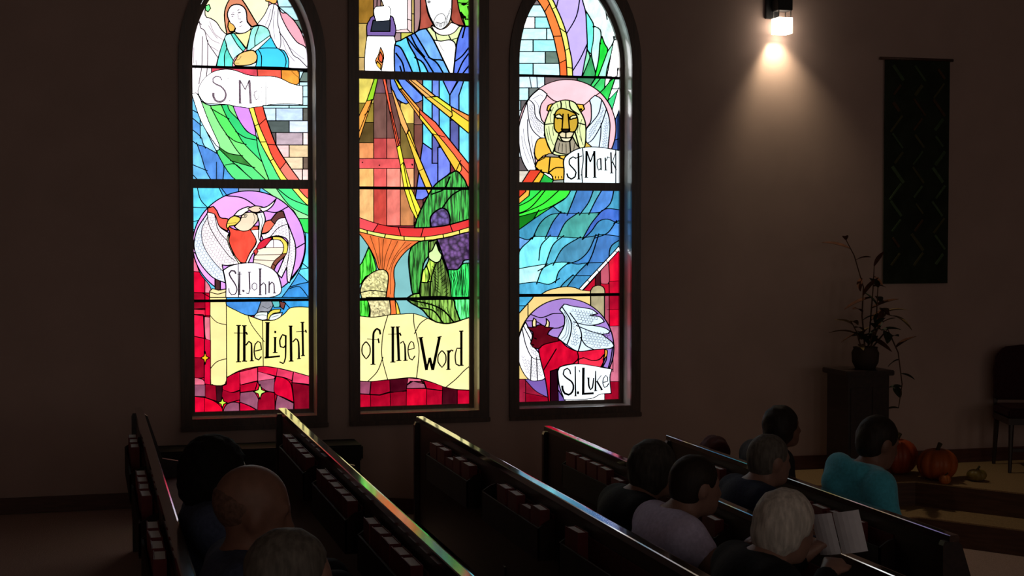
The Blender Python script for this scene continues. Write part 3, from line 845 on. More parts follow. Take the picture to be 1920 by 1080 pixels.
def art_teacher_and_lamp():
    A = Art()
    A.at(640, 0, 5.4)
    A.R((120, 30, 45), 100, 0, 1500, 4400)
    A.R((185, 150, 110), 100, -700, 1500, 800, style='brick', cuts=[[(330, -700), (330, 0)], [(700, -700), (700, 0)], [(100, -250), (1500, -250)], [(1000, -700), (1000, 0)]])
    ol, mvb = (150, 108, 36), (142, 106, 110)
    A.L(ol, [(120, -60), (330, -60), (330, 240), (120, 240)], sm=False, style='wispy')
    A.R((200, 170, 92), 120, 236, 300, 585, style='wispy')
    A.R((205, 172, 108), 120, 582, 300, 800, style='wispy')
    A.R(mvb, 326, -60, 400, 260, cuts=[[(365, -60), (360, 90)]])
    A.L((170, 132, 132), [(738, -60), (806, -60), (802, 150), (775, 305), (735, 325)])
    A.R((205, 180, 108), 708, -60, 738, 345, cuts=[[(700, 140), (745, 140)]])
    A.L((232, 205, 205), [(660, -60), (712, -60), (712, 338), (545, 338), (545, 288), (660, 288)], sm=False, cuts=[[(660, 288), (712, 338)], [(660, 190), (712, 208)]], w=1.2)
    A.L(WHITE, [(385, -60), (668, -60), (668, 290), (540, 308), (480, 200)], sm=False, w=1.0)
    A.R((172, 140, 142), 520, 330, 606, 470)
    A.R((205, 202, 88), 604, 330, 720, 430)
    # hanging lamp
    A.L((122, 96, 162), [(258, 260), (285, 205), (325, 160), (500, 160), (535, 215), (553, 300), (540, 372), (260, 372)], w=1.8)
    A.L((40, 46, 58), [(322, 205), (496, 205), (492, 318), (298, 318)], w=1.0)
    A.L(WHITE, [(330, 95), (348, 68), (480, 60), (500, 92), (496, 170), (488, 206), (350, 214), (332, 150)], w=1.0)
    A.L(WHITE, [(262, 362), (534, 366), (552, 470), (546, 760), (235, 760), (238, 560), (252, 430)], w=1.0, label='white lamp chimney glass')
    A.L((230, 140, 70), [(398, 478), (418, 520), (432, 570), (420, 640), (405, 715), (365, 660), (344, 612), (372, 560)], w=1.4, label='orange flame glass')
    A.L((236, 98, 62), [(396, 525), (422, 582), (410, 636), (376, 600)], w=1.0)
    A.L((255, 195, 60), [(362, 618), (402, 662), (398, 705), (356, 655)], w=1.0)
    A.P(0.5, [(425, 650), (470, 680), (520, 720)])
    # hair, leaves, face, neck
    A.L((172, 80, 64), [(802, -80), (850, -80), (872, 120), (930, 250), (885, 285), (788, 300), (800, 180)], w=1.6, style='wispy')
    A.L((160, 72, 56), [(1095, -80), (1170, -80), (1202, 130), (1248, 262), (1160, 245), (1115, 205), (1110, 120)], w=1.6, style='wispy')
    A.L((118, 228, 66), [(1160, -80), (1420, -80), (1420, 275), (1255, 262), (1232, 185), (1200, 130)], cuts=[[(1200, 130), (1260, 190), (1310, 200)], [(1210, 30), (1300, 45)]], style='wispy')
    A.P(2.4, [(1215, 40), (1240, 50), (1262, 40)], [(1238, 160), (1262, 180)], [(1280, 60), (1295, 120)], [(1205, 120), (1230, 150), (1240, 190)])
    A.P(1.2, [(1225, 30), (1270, 30), (1295, 10)], [(1250, 200), (1280, 190)], [(1285, 150), (1292, 250)])
    A.L((247, 246, 246), [(836, -80), (1122, -80), (1116, 120), (1092, 225), (1045, 278), (1000, 298), (952, 272), (930, 232), (880, 120)], w=1.8)
    A.P(0.8, [(870, 15), (888, 8), (905, 18), (890, 32), (872, 24)], [(930, 235), (950, 180), (985, 145), (1030, 140), (1055, 180), (1050, 220), (1010, 235), (960, 225)])
    A.P(0.6, *[[(x, 235 + abs(x - 1000) * -0.25), (x + 4, 280 - abs(x - 1000) * 0.4)] for x in range(945, 1075, 14)])
    A.P(0.6, *[[(1060 + i * 7, 180 - i * 16), (1066 + i * 7, 230 - i * 22)] for i in range(7)])
    A.P(2.0, [(883, 18), (892, 20)])
    A.L((255, 236, 234), [(912, 256), (955, 275), (1000, 298), (1060, 280), (1112, 226), (1168, 246), (1196, 266), (1150, 322), (1080, 356), (1000, 352), (940, 312)], w=1.4)
    A.L((226, 240, 172), [(858, 292), (902, 274), (940, 318), (1008, 355), (1090, 352), (1150, 322), (1196, 266), (1228, 266), (1182, 380), (1112, 406), (1010, 416), (930, 402)], cuts=[[(952, 335), (972, 418)], [(1082, 345), (1114, 410)]], w=1.5)
    A.L((226, 240, 168), [(1112, 406), (1184, 380), (1162, 488)], sm=False)
    A.L((255, 250, 246), [(936, 404), (1010, 416), (1112, 406), (1162, 486), (1132, 770), (1110, 770), (1030, 602)], w=1.8)
    A.P(0.4, [(985, 430), (1010, 480), (1040, 520)])
    # blue robe
    blue, cyan, vio = (92, 148, 242), (105, 220, 255), (108, 128, 238)
    A.L(blue, [(540, 458), (600, 410), (660, 375), (740, 335), (800, 300), (860, 290), (932, 402), (1030, 602), (1115, 780), (540, 780)], w=2.4,
        cuts=[[(540, 455), (600, 482), (665, 602), (740, 780)], [(662, 378), (692, 462), (762, 592), (812, 780)], [(668, 380), (760, 500), (850, 602), (960, 780)], [(702, 352), (760, 470), (830, 560)], [(742, 334), (832, 482), (902, 590), (1002, 606), (1034, 612)],
              [(902, 590), (972, 642), (1055, 780)], [(565, 555), (620, 640), (650, 780)], [(762, 592), (830, 640), (900, 780)], [(600, 690), (625, 780)]],
        ov=[(640, 470, cyan), (700, 600, cyan), (780, 690, cyan), (760, 540, (130, 232, 255)), (840, 690, cyan), (590, 600, (95, 140, 235)), (1020, 660, (115, 190, 255)), (880, 420, (120, 180, 250)), (860, 620, blue)], style='wispy')
    A.L((98, 128, 240), [(1226, 268), (1420, 262), (1420, 780), (1132, 780), (1162, 486), (1184, 380)], w=2.4,
        cuts=[[(1145, 625), (1222, 568), (1300, 470)], [(1275, 560), (1222, 640), (1162, 780)], [(1300, 655), (1225, 750)], [(1255, 265), (1232, 360)]], ov=[(1170, 660, (130, 205, 255)), (1200, 470, (95, 125, 238))], style='wispy')
    # ---- plank door with light rays
    A.at(640, 140, 4.696)
    for x0, x1, segs in [(120, 285, [(20, 250, (232, 212, 98)), (250, 420, (150, 128, 48)), (420, 600, (92, 72, 34)), (600, 738, (235, 150, 92))]), (285, 400, [(20, 162, (112, 80, 92)), (162, 560, (118, 80, 72)), (560, 738, (196, 72, 72))]),
                         (400, 520, [(20, 165, (118, 84, 96)), (165, 560, (112, 72, 66)), (560, 738, (216, 102, 92))]), (520, 640, [(20, 250, (118, 70, 62)), (250, 430, (240, 208, 100)), (430, 738, (122, 100, 44))]), (640, 720, [(20, 440, (132, 86, 76)), (440, 1300, (122, 68, 58))])]:
        for y0, y1, c in segs:
            A.R(c, x0, y0, x1, y1, style='wispy', w=1.1)
    A.R((236, 90, 92), 120, 738, 642, 826, style='wispy', w=1.3)
    for x0, x1, c, c2 in [(120, 285, (255, 190, 112), (250, 190, 122)), (285, 400, (236, 96, 92), (205, 72, 62)), (400, 520, (255, 150, 132), (240, 125, 112)), (520, 640, (255, 180, 122), (200, 130, 80))]:
        A.R(c, x0, 826, x1, 1000, style='wispy', w=1.1)
        A.R(c2, x0, 1000, x1, 1330, style='wispy', w=1.1)
    A.P(1.8, [(182, 770), (190, 776)], [(330, 795), (340, 800)], [(620, 785), (628, 800)])
    # robe behind the rays
    rb = dict(style='wispy', w=1.9)
    A.L(cyan, [(716, 20), (800, 20), (800, 660), (716, 600)], sm=False, **rb)
    A.L(vio, [(716, 600), (800, 660), (850, 770), (850, 1010), (716, 1100), (650, 1100)], sm=False, ov=(), **rb)
    A.R((112, 142, 236), 800, 20, 862, 480, **rb)
    A.R((96, 100, 180), 800, 480, 862, 780, **rb)
    A.L(cyan, [(862, 20), (905, 60), (958, 160), (958, 640), (862, 640)], sm=False, **rb)
    A.L((120, 138, 248), [(850, 640), (960, 640), (960, 860), (860, 960), (850, 960)], sm=False, **rb)
    A.L(vio, [(880, 20), (1040, 20), (955, 180)], sm=False, **rb)
    A.L((105, 150, 240), [(955, 180), (1040, 40), (1090, 40), (1036, 180), (1036, 500), (958, 400)], sm=False, **rb)
    A.R((82, 88, 158), 958, 400, 1036, 760, **rb)
    A.L((120, 228, 255), [(1090, 20), (1300, 20), (1300, 900), (1036, 860), (1036, 180)], sm=False, **rb)
    A.L((108, 150, 255), [(430, 20), (530, 20), (712, 185), (718, 222), (662, 248), (600, 242), (572, 258), (490, 212), (440, 110)], cuts=[[(505, 60), (600, 242)]], **rb)
    ye, og, ro, pe = (252, 215, 55), (255, 165, 70), (252, 98, 66), (250, 178, 98)
    A.L((152, 212, 42), [(296, 20), (326, 20), (282, 215), (222, 236)], sm=False)
    A.L(og, [(222, 232), (276, 222), (238, 330), (150, 600), (130, 600), (130, 430), (165, 345)], sm=False, cuts=[[(265, 232), (150, 520)], [(240, 320), (215, 345)]], w=1.2)
    A.L(ro, [(362, 20), (386, 20), (446, 325), (512, 602), (490, 640), (428, 340)], sm=False, cuts=[[(428, 340), (446, 325)], [(438, 345), (502, 622)]], w=1.2)
    A.L((250, 238, 62), [(488, 640), (518, 618), (548, 760), (615, 1000), (720, 1235), (700, 1350), (610, 1180), (552, 1000), (520, 800)], sm=False, cuts=[[(520, 800), (548, 770)], [(548, 790), (590, 1000), (690, 1300)]], w=1.2)
    A.L(pe, [(434, 110), (462, 150), (592, 478), (572, 532), (522, 430)], sm=False, w=1.2)
    A.L((252, 202, 62), [(572, 530), (600, 486), (690, 738), (800, 995), (830, 1060), (770, 1060), (680, 850)], sm=False, cuts=[[(588, 520), (690, 740)], [(680, 850), (720, 830)]], w=1.2)
    A.L((235, 220, 50), [(455, 20), (482, 40), (542, 122), (508, 128)], sm=False, w=1.1)
    A.L(og, [(508, 130), (542, 124), (692, 300), (690, 382), (640, 310)], sm=False, cuts=[[(530, 140), (690, 340)]], w=1.2)
    A.L(ro, [(690, 305), (830, 420), (1200, 880), (1200, 1090), (1120, 1010), (1025, 880), (830, 560), (690, 385)], sm=False, cuts=[[(690, 340), (1040, 770), (1022, 880)], [(785, 515), (895, 545)], [(1005, 860), (1045, 770)], [(1040, 770), (1200, 960)]], w=1.3,
        ov=[(740, 420, ye), (880, 600, (250, 192, 50)), (960, 720, (250, 192, 50)), (700, 380, ye), (800, 500, ye), (1018, 840, (250, 200, 60)), (760, 390, (255, 140, 75)), (950, 600, ro), (720, 400, ye)])
    A.L(pe, [(560, 20), (650, 40), (830, 190), (745, 202)], sm=False, cuts=[[(600, 40), (790, 195)]], w=1.2)
    A.L((226, 226, 62), [(738, 200), (845, 192), (968, 280), (978, 362), (955, 378)], sm=False, cuts=[[(800, 205), (970, 330)]], w=1.2, ov=[(800, 230, (250, 200, 70))])
    A.L(ye, [(968, 282), (1120, 358), (1230, 420), (1230, 600), (1120, 515), (960, 380), (978, 362)], sm=False, cuts=[[(975, 310), (1120, 410), (1230, 480)]], w=1.3, ov=[(1050, 330, (255, 150, 70)), (1020, 320, (255, 150, 70))])
    # ---- garden of vegetables below
    A.at(640, 340, 4.154)
    tl = (128, 190, 192)
    A.R(tl, 100, 400, 1100, 1120)
    A.L((48, 142, 56), [(720, 40), (800, -28), (870, -72), (905, -78), (960, -12), (990, 50), (1080, 150), (1080, 300), (850, 340), (690, 365), (570, 362), (590, 290), (640, 180)], style='streak', w=2.4, cuts=[[(720, 95), (800, 60), (840, -20)], [(760, 250), (850, 120), (940, 60)]])
    A.L((84, 66, 122), [(692, 300), (705, 262), (742, 228), (790, 208), (832, 238), (848, 300), (842, 345), (700, 360)], style='berry', w=2.6)
    A.L((50, 130, 50), [(580, 480), (700, 450), (690, 560), (642, 640), (622, 760), (602, 890), (556, 872), (535, 740), (524, 610), (540, 530)], style='streak', w=2.2)
    A.L((88, 58, 108), [(740, 440), (1080, 380), (1080, 600), (985, 610), (950, 622), (932, 672), (880, 690), (828, 686), (800, 610), (778, 540)], style='berry', w=2.2)
    A.L((42, 188, 82), [(832, 688), (905, 686), (955, 640), (1080, 640), (1080, 920), (858, 920)], style='leaf', w=2.0)
    A.L((88, 238, 122), [(855, 915), (1080, 915), (1080, 1080), (930, 1090)], style='leaf', w=2.0)
    A.L((82, 112, 44), [(678, 470), (745, 455), (772, 560), (802, 640), (842, 760), (858, 920), (612, 920), (616, 790), (650, 680), (682, 600)], style='leaf', w=2.0, cuts=[[(738, 640), (700, 760), (690, 910)], [(618, 780), (690, 780)]],
        ov=[(640, 740, (175, 220, 75)), (710, 690, (165, 210, 70))])
    A.L((212, 242, 165), [(680, 555), (705, 540), (738, 470), (760, 540), (782, 575), (768, 620), (735, 632), (700, 615), (682, 600)], w=1.8)
    A.L((165, 215, 72), [(640, 690), (665, 660), (690, 740), (668, 790), (620, 785), (630, 730)], w=1.6, style='leaf')
    A.L((178, 215, 82), [(505, 915), (560, 880), (610, 872), (620, 900), (850, 905), (890, 990), (930, 1100), (800, 1120), (690, 1065), (630, 1000), (540, 945)], style='leaf', w=2.6, cuts=[[(560, 930), (700, 960), (800, 1010), (880, 1100)], [(620, 985), (720, 1010), (790, 1100)]], ov=[(680, 1030, (110, 150, 62))])
    A.P(0.8, *[[(705 + i * 4, 660 + i * 26), (735 + i * 5, 690 + i * 26)] for i in range(8)])
    A.P(0.8, *[[(745 + i * 8, 690 + i * 25), (790 + i * 6, 650 + i * 27)] for i in range(9)])
    A.P(0.8, *[[(580 + i * 30, 915 + i * 8), (600 + i * 30, 960 + i * 10)] for i in range(9)])
    A.P(0.9, *[[(850 + i * 17, 720 - i * 6), (880 + i * 12, 800), (890 + i * 12, 890)] for i in range(8)])
    # red and yellow arc
    A.L((226, 50, 52), [(100, 268), (250, 320), (345, 345), (450, 358), (560, 362), (690, 358), (800, 346), (900, 322), (1080, 268), (1080, 330), (920, 380), (800, 410), (650, 432), (560, 432), (480, 427), (340, 410), (200, 382), (100, 350)],
        cuts=[[(298, 315), (242, 400)], [(442, 350), (468, 435)], [(642, 352), (618, 440)], [(845, 330), (870, 400)]], w=1.3, ov=[(180, 340, (240, 80, 88))])
    A.L((252, 226, 108), [(100, 350), (200, 382), (340, 410), (480, 427), (560, 432), (650, 432), (800, 410), (920, 380), (1080, 330), (1080, 368), (920, 412), (795, 442), (650, 462), (560, 464), (490, 460), (340, 441), (200, 408), (100, 382)],
        cuts=[[(200, 375), (203, 415)], [(346, 405), (334, 448)], [(488, 420), (491, 468)], [(650, 425), (650, 470)], [(790, 405), (800, 450)], [(918, 372), (924, 420)]], w=1.5, ov=[(270, 410, (228, 238, 130))])
    # orange tree and cauliflower
    A.L((250, 162, 88), [(110, 386), (200, 408), (340, 441), (490, 460), (612, 464), (545, 512), (500, 550), (455, 602), (415, 672), (410, 740), (418, 800), (412, 905), (440, 960), (465, 1060), (370, 1070), (378, 930), (345, 890), (366, 740), (342, 692), (290, 682), (262, 602), (212, 505), (150, 420)],
        cuts=[[(372, 1060), (372, 930)], [(418, 915), (432, 1060)]], w=1.4, style='wispy', ov=[(450, 1020, (250, 210, 70)), (395, 1000, (240, 120, 60))])
    for p in ([(225, 425), (270, 560), (300, 680)], [(290, 440), (300, 570), (310, 680)], [(330, 450), (320, 560), (320, 690)], [(390, 458), (345, 580), (330, 690)], [(440, 465), (380, 590), (350, 690)], [(500, 470), (420, 580), (370, 690)], [(545, 480), (450, 560), (390, 680), (380, 880)]):
        A.P(0.7, p)
    A.L((72, 218, 56), [(100, 680), (150, 648), (178, 595), (212, 515), (238, 560), (272, 682), (240, 722), (190, 742), (150, 800), (100, 810)], w=1.8, style='leaf')
    A.L((66, 205, 52), [(100, 915), (200, 915), (222, 990), (212, 1060), (100, 1060)], w=1.6, style='leaf')
    A.L((240, 230, 160), [(148, 850), (165, 790), (200, 745), (240, 712), (290, 690), (340, 692), (366, 735), (360, 820), (345, 915), (160, 915)], w=1.8, style='spot', cuts=[[(155, 865), (240, 850), (345, 862)]])
    A.L((238, 224, 165), [(195, 905), (372, 905), (385, 1000), (380, 1065), (222, 1065), (224, 990)], w=1.6, style='spot')
    rs = random.Random(3)
    for _ in range(46):
        x, y = rs.uniform(175, 350), rs.uniform(725, 1030)
        if not 890 < y < 935:
            A.P(0.6, [(x, y), (x + rs.uniform(-9, 9), y + rs.uniform(4, 11)), (x + rs.uniform(-12, 12), y + rs.uniform(8, 18))])
    # ---- scroll and patchwork
    A.at(640, 560, 4.32)
    A.L((255, 240, 168), [(80, 136), (148, 140), (240, 150), (300, 146), (390, 131), (490, 125), (590, 122), (690, 155), (760, 186), (830, 200), (900, 195), (1025, 156), (1150, 115), (1150, 745), (1025, 740), (920, 735), (840, 718), (740, 680), (640, 650), (560, 640), (450, 650), (350, 660), (250, 672), (80, 662)],
        cuts=[[(380, 125), (342, 260), (328, 380), (332, 490), (378, 665)], [(332, 490), (290, 592), (205, 680)], [(586, 110), (588, 200), (610, 300), (630, 430), (608, 655)], [(600, 270), (640, 200), (712, 150)], [(838, 725), (930, 650), (1020, 562), (1150, 480)]], w=1.2)
    A.R((150, 0, 34), 80, 760, 1150, 1000)
    for c, p in [((150, 72, 100), [(80, 662), (150, 668), (240, 672), (230, 775), (150, 770), (80, 770)]), ((150, 0, 36), [(240, 672), (350, 660), (392, 656), (395, 755), (310, 780), (232, 775)]), ((70, 0, 20), [(392, 656), (450, 650), (540, 642), (528, 745), (450, 760), (395, 756)]),
                 ((240, 110, 140), [(540, 642), (640, 650), (672, 690), (650, 670), (560, 670), (532, 700)]), ((165, 85, 110), [(532, 700), (580, 668), (672, 690), (685, 725), (530, 728)]), ((196, 0, 42), [(665, 660), (740, 680), (830, 714), (820, 745), (690, 728)]),
                 ((188, 0, 40), [(80, 772), (160, 772), (235, 778), (240, 1000), (80, 1000)]), ((170, 0, 36), [(235, 778), (310, 782), (395, 760), (400, 1000), (240, 1000)]), ((150, 0, 32), [(395, 760), (528, 748), (525, 1000), (400, 1000)]), ((210, 0, 42), [(528, 728), (690, 728), (692, 1000), (525, 1000)]),
                 ((175, 0, 38), [(690, 730), (820, 745), (812, 1000), (692, 1000)]), ((62, 0, 16), [(820, 712), (940, 738), (940, 1000), (812, 1000)]), ((196, 0, 44), [(940, 738), (1150, 745), (1150, 1000), (940, 1000)])]:
        A.L(c, p, sm=False, style='wispy', w=0.8)
    A.W('dark brown lettering', ([(200, 348), (172, 380), (168, 440), (200, 488), (230, 450), (230, 385), (200, 348)], 10), ([(258, 532), (258, 330), (264, 270), (288, 243), (310, 256), (316, 290)], 19, 15), ([(208, 326), (306, 334)], 5), ([(298, 322), (305, 360)], 12), ([(236, 532), (276, 531)], 8))
    A.W('dark brown lettering', ([(417, 230), (417, 512)], 21), ([(400, 230), (434, 230)], 8), ([(396, 514), (438, 512)], 8), ([(378, 288), (482, 285)], 5), ([(472, 276), (482, 300)], 13), ([(455, 228), (466, 502)], 21), ([(440, 229), (474, 228)], 8), ([(446, 503), (486, 500)], 8), ([(476, 362), (500, 345), (514, 375), (519, 500)], 10, 17), ([(502, 502), (538, 498)], 8),
        ([(545, 414), (590, 402), (584, 358), (565, 345), (545, 380), (540, 430), (554, 485), (575, 496), (597, 462)], 8, 10))
    A.W('dark brown lettering', ([(643, 320), (690, 578)], 24), ([(690, 578), (715, 478)], 15), ([(715, 478), (740, 578)], 22), ([(740, 578), (795, 312)], 22), ([(624, 318), (662, 313)], 9), ([(778, 314), (812, 306)], 9),
        ([(815, 420), (786, 455), (784, 515), (815, 556), (844, 515), (844, 455), (815, 420)], 10), ([(868, 422), (867, 572)], 19), ([(852, 424), (884, 420)], 8), ([(850, 574), (884, 571)], 8), ([(874, 440), (890, 416), (906, 424)], 8, 15),
        ([(972, 262), (972, 540)], 20), ([(954, 264), (988, 262)], 9), ([(954, 541), (990, 540)], 8), ([(962, 402), (936, 402), (922, 460), (930, 530), (958, 544)], 9, 11))
    return A


def art_lion_and_bull():
    A = Art()
    A.at(940, 0, 5.4)
    A.R((190, 250, 255), 60, -560, 800, 900, style='brick', cuts=[[(60, -100), (800, -100)], [(60, -250), (800, -250)]])
    A.R((228, 255, 250), 700, -560, 1450, 900, style='wispy', cuts=[[(900, -560), (1000, -300), (1080, -50)]])
    cyb, pal = (170, 248, 255), (205, 250, 255)
    for y0, y1, xs, cs in [(-60, 50, [60, 700], [(124, 114, 114)]), (50, 172, [60, 700], [pal]), (172, 286, [60, 340, 700], [(252, 255, 255), cyb]), (286, 402, [60, 460, 700], [pal, pal]), (402, 522, [60, 322, 700], [pal, cyb]),
                           (522, 642, [60, 446, 700], [pal, (106, 130, 118)]), (642, 775, [60, 322, 700], [cyb, pal])]:
        for x0, x1, c in zip(xs, xs[1:], cs):
            A.R(c, x0, y0, x1, y1, style='brick', w=1.5)
    A.L((198, 178, 255), [(440, -300), (500, -60), (555, 72), (612, 200), (660, 340), (690, 490), (715, 620), (724, 790), (812, 790), (850, 605), (871, 430), (856, 140), (818, -20), (780, -300)], cuts=[[(590, -60), (555, 85)], [(800, -60), (762, 160), (655, 350)], [(872, 440), (800, 592), (720, 722)]], w=1.6, label='lilac glass')
    A.L((250, 245, 122), [(420, -60), (512, -10), (555, 72), (612, 200), (660, 340), (690, 490), (715, 620), (724, 800), (664, 800), (652, 560), (605, 335), (560, 200), (512, 88), (450, -20)], cuts=[[(505, 100), (562, 64)], [(640, 318), (615, 300)], [(642, 512), (696, 486)], [(656, 678), (726, 692)]], w=1.2)
    A.L((255, 132, 62), [(330, -60), (450, -25), (512, 88), (560, 200), (605, 335), (652, 560), (668, 800), (595, 800), (586, 640), (560, 520), (530, 382), (490, 262), (440, 122), (362, -8)], cuts=[[(432, 130), (482, 50)], [(522, 368), (614, 364)], [(578, 644), (660, 603)]], w=1.4, ov=[(625, 700, (255, 110, 50))])
    A.L((118, 255, 228), [(856, 110), (905, 190), (936, 262), (930, 420), (912, 548), (872, 505), (871, 430)], w=1.2, style='wispy')
    A.L((150, 248, 190), [(872, 500), (898, 590), (850, 720), (815, 790), (845, 620)], w=1.1)
    A.L((60, 165, 96), [(912, 545), (940, 640), (958, 745), (950, 790), (815, 790), (880, 630)], w=1.5, style='wispy')
    A.L((200, 255, 240), [(936, 262), (1000, 300), (1010, 380), (998, 440), (985, 600), (955, 740), (912, 545), (930, 420)], w=0.7, style='wispy')
    A.L((32, 225, 62), [(1020, 368), (1045, 440), (1080, 512), (1040, 620), (975, 790), (945, 790), (985, 600), (1000, 430)], w=1.4, style='wispy')
    A.L((170, 255, 215), [(1080, 515), (1112, 470), (1142, 410), (1110, 560), (1070, 700), (1060, 800), (972, 800), (1040, 620)], w=1.1, style='wispy')
    A.L(WHITE, [(1142, 400), (1260, 420), (1260, 800), (1065, 800), (1110, 560)], w=0.8)
    A.P(1.6, [(1000, -10), (1050, 90), (1072, 200)], [(1140, 370), (1140, 405)], [(1180, 690), (1170, 780)])
    A.P(2.6, [(1138, 365), (1142, 392)], [(1182, 685), (1178, 715)], [(932, 262), (936, 280)], [(1000, 432), (1002, 450)], [(1070, 505), (1085, 515)])
    # ---- the lion medallion
    A.at(940, 130, 4.5)
    A.R((214, 240, 255), 80, 60, 366, 156, style='wispy', cuts=[[(238, 60), (255, 156)], [(300, 60), (305, 156)]], w=0.9)
    A.R((116, 96, 98), 366, 60, 700, 160)
    A.R((200, 248, 255), 80, 156, 232, 262, style='brick')
    A.R((116, 126, 122), 232, 156, 420, 262)
    A.R((205, 245, 255), 80, 262, 164, 420, style='brick')
    A.R((106, 100, 102), 164, 262, 330, 346)
    A.R((225, 245, 255), 80, 346, 330, 740, style='wispy')
    A.R((96, 86, 88), 80, 740, 300, 856)
    A.L((62, 132, 92), [(640, 60), (800, 60), (748, 145), (760, 260), (640, 200)], sm=False, style='wispy')
    A.L((64, 218, 112), [(748, 145), (805, 60), (905, 60), (870, 160), (830, 200), (790, 240)], sm=False, cuts=[[(770, 160), (850, 60)]], style='wispy')
    A.L((40, 210, 80), [(870, 160), (905, 110), (965, 60), (900, 265), (850, 260), (828, 200)], sm=False, style='wispy')
    A.L(WHITE, [(880, 60), (930, 60), (905, 115), (872, 155)], sm=False, w=1.0)
    A.L((60, 220, 130), [(900, 262), (985, 172), (938, 340), (900, 320)], sm=False, w=1.2)
    A.L(WHITE, [(985, 170), (1060, 60), (1060, 360), (960, 430), (935, 345)], sm=False, w=1.0)
    A.L((62, 92, 168), [(955, 440), (1000, 330), (1060, 330), (1060, 700), (930, 700)], sm=False, cuts=[[(940, 600), (1060, 570)], [(985, 330), (985, 700)]], style='wispy')
    A.E((255, 192, 202), 556, 500, 411, 414, w=1.5, cuts=[[(372, 205), (440, 262), (500, 280)], [(820, 205), (760, 250), (700, 300)]], ov=[(555, 160, (255, 200, 208))], label='rose medallion glass')
    lw = [(330, 168), (386, 208), (376, 240), (338, 292), (326, 360), (342, 430), (372, 470), (362, 560), (378, 582), (322, 582), (292, 640), (280, 705), (290, 800), (292, 870), (232, 862), (172, 755), (148, 610), (150, 480), (198, 325), (240, 240), (290, 190)]
    A.L((245, 244, 255), lw, cuts=[[(218, 290), (236, 440), (270, 520), (335, 580)], [(242, 262), (278, 300), (292, 400), (368, 472)], [(222, 440), (226, 560), (252, 700), (292, 832)]], w=1.1)
    A.scallops([(225, 290), (270, 280), (300, 410), (365, 480), (355, 570), (270, 510), (240, 430)], 18, 17, 0.4, 0.7, 0.9)
    A.P(0.5, [(262, 250), (330, 215), (352, 228)], [(280, 262), (310, 300), (320, 380)], [(170, 560), (190, 680), (230, 790)], [(185, 500), (200, 620), (250, 760)], [(255, 560), (262, 640), (275, 720)])
    rw = [(790, 220), (842, 250), (890, 342), (916, 450), (912, 560), (898, 690), (745, 680), (712, 592), (720, 500), (757, 430), (757, 300), (746, 260)]
    A.L((214, 230, 250), rw, cuts=[[(846, 268), (822, 370), (772, 440), (718, 502)], [(886, 340), (842, 470), (772, 590), (722, 625)], [(842, 470), (838, 560), (820, 690)]], w=1.3)
    A.scallops([(850, 290), (870, 340), (830, 460), (760, 590), (725, 600), (735, 510), (820, 400)], 18, 17, 0.4, 0.7, -0.9)
    A.scallops([(885, 360), (912, 460), (900, 660), (830, 660), (850, 480)], 18, 20, 0.35, 0.7, -0.3)
    gold = (245, 196, 62)
    A.L((250, 190, 66), [(310, 590), (372, 578), (402, 662), (442, 692), (500, 715), (370, 722), (312, 775), (284, 730), (284, 655)], w=1.5, label='golden lion body')
    A.L((250, 190, 62), [(286, 822), (310, 770), (372, 736), (492, 742), (530, 770), (530, 930), (440, 940), (415, 885), (335, 862)], cuts=[[(412, 740), (400, 860)], [(415, 860), (460, 830), (535, 830)]], w=2.0, label='golden lion paw')
    A.P(1.2, [(435, 900), (432, 920)], [(458, 900), (456, 922)], [(482, 902), (482, 922)], [(508, 900), (510, 920)], [(300, 780), (370, 745)])
    A.L((152, 146, 142), [(365, 738), (400, 712), (494, 716), (482, 742)], w=1.4)
    A.L(gold, [(494, 716), (552, 706), (530, 760), (495, 748)], w=1.3)
    A.L((215, 180, 70), [(690, 640), (715, 612), (760, 650), (720, 690)], w=1.2)
    A.L(gold, [(385, 345), (396, 305), (430, 290), (450, 320), (420, 365)], w=1.8)
    A.L(gold, [(625, 292), (690, 298), (702, 335), (672, 362), (640, 330)], w=1.8)
    A.P(3.0, [(408, 340), (420, 352)], [(660, 338), (682, 340)])
    A.L((225, 236, 172), [(500, 265), (560, 260), (622, 282), (655, 335), (692, 400), (712, 470), (712, 600), (692, 668), (600, 720), (450, 720), (402, 655), (370, 562), (364, 470), (388, 392), (430, 300)], w=1.8,
        cuts=[[(500, 268), (505, 320), (455, 372)], [(575, 268), (585, 330), (640, 372)], [(364, 466), (450, 455)], [(712, 470), (645, 450)], [(480, 565), (440, 690)], [(620, 520), (665, 690)]])
    A.P(0.7, [(440, 320), (410, 400), (420, 450)], [(400, 480), (410, 560), (440, 640)], [(430, 480), (440, 560)], [(680, 420), (660, 500), (680, 600)], [(660, 560), (690, 640)], [(540, 270), (550, 330)], [(470, 290), (480, 330)], [(380, 500), (400, 600)], [(650, 470), (640, 540)])
    A.L((236, 190, 52), [(452, 380), (490, 332), (540, 335), (592, 356), (632, 382), (647, 450), (622, 522), (572, 528), (510, 522), (482, 538), (448, 500)], w=2.0, cuts=[[(520, 395), (512, 515)], [(566, 395), (576, 515)]], ov=[(540, 450, (246, 202, 64)), (610, 470, (205, 165, 50))])
    A.L((232, 226, 180), [(455, 392), (490, 378), (516, 400), (516, 416), (460, 408)], w=1.1)
    A.L((232, 226, 180), [(578, 404), (605, 388), (636, 388), (638, 406), (582, 424)], w=1.1)
    A.P(1.6, [(468, 418), (490, 412), (512, 420)], [(582, 424), (608, 414), (632, 412)])
    A.L((20, 14, 10), [(508, 504), (578, 504), (560, 530), (525, 530)], w=1.4)
    A.L((226, 212, 172), [(484, 548), (512, 526), (545, 534), (576, 526), (614, 532), (592, 572), (545, 578), (500, 572)], w=1.8, cuts=[[(545, 530), (545, 580)]])
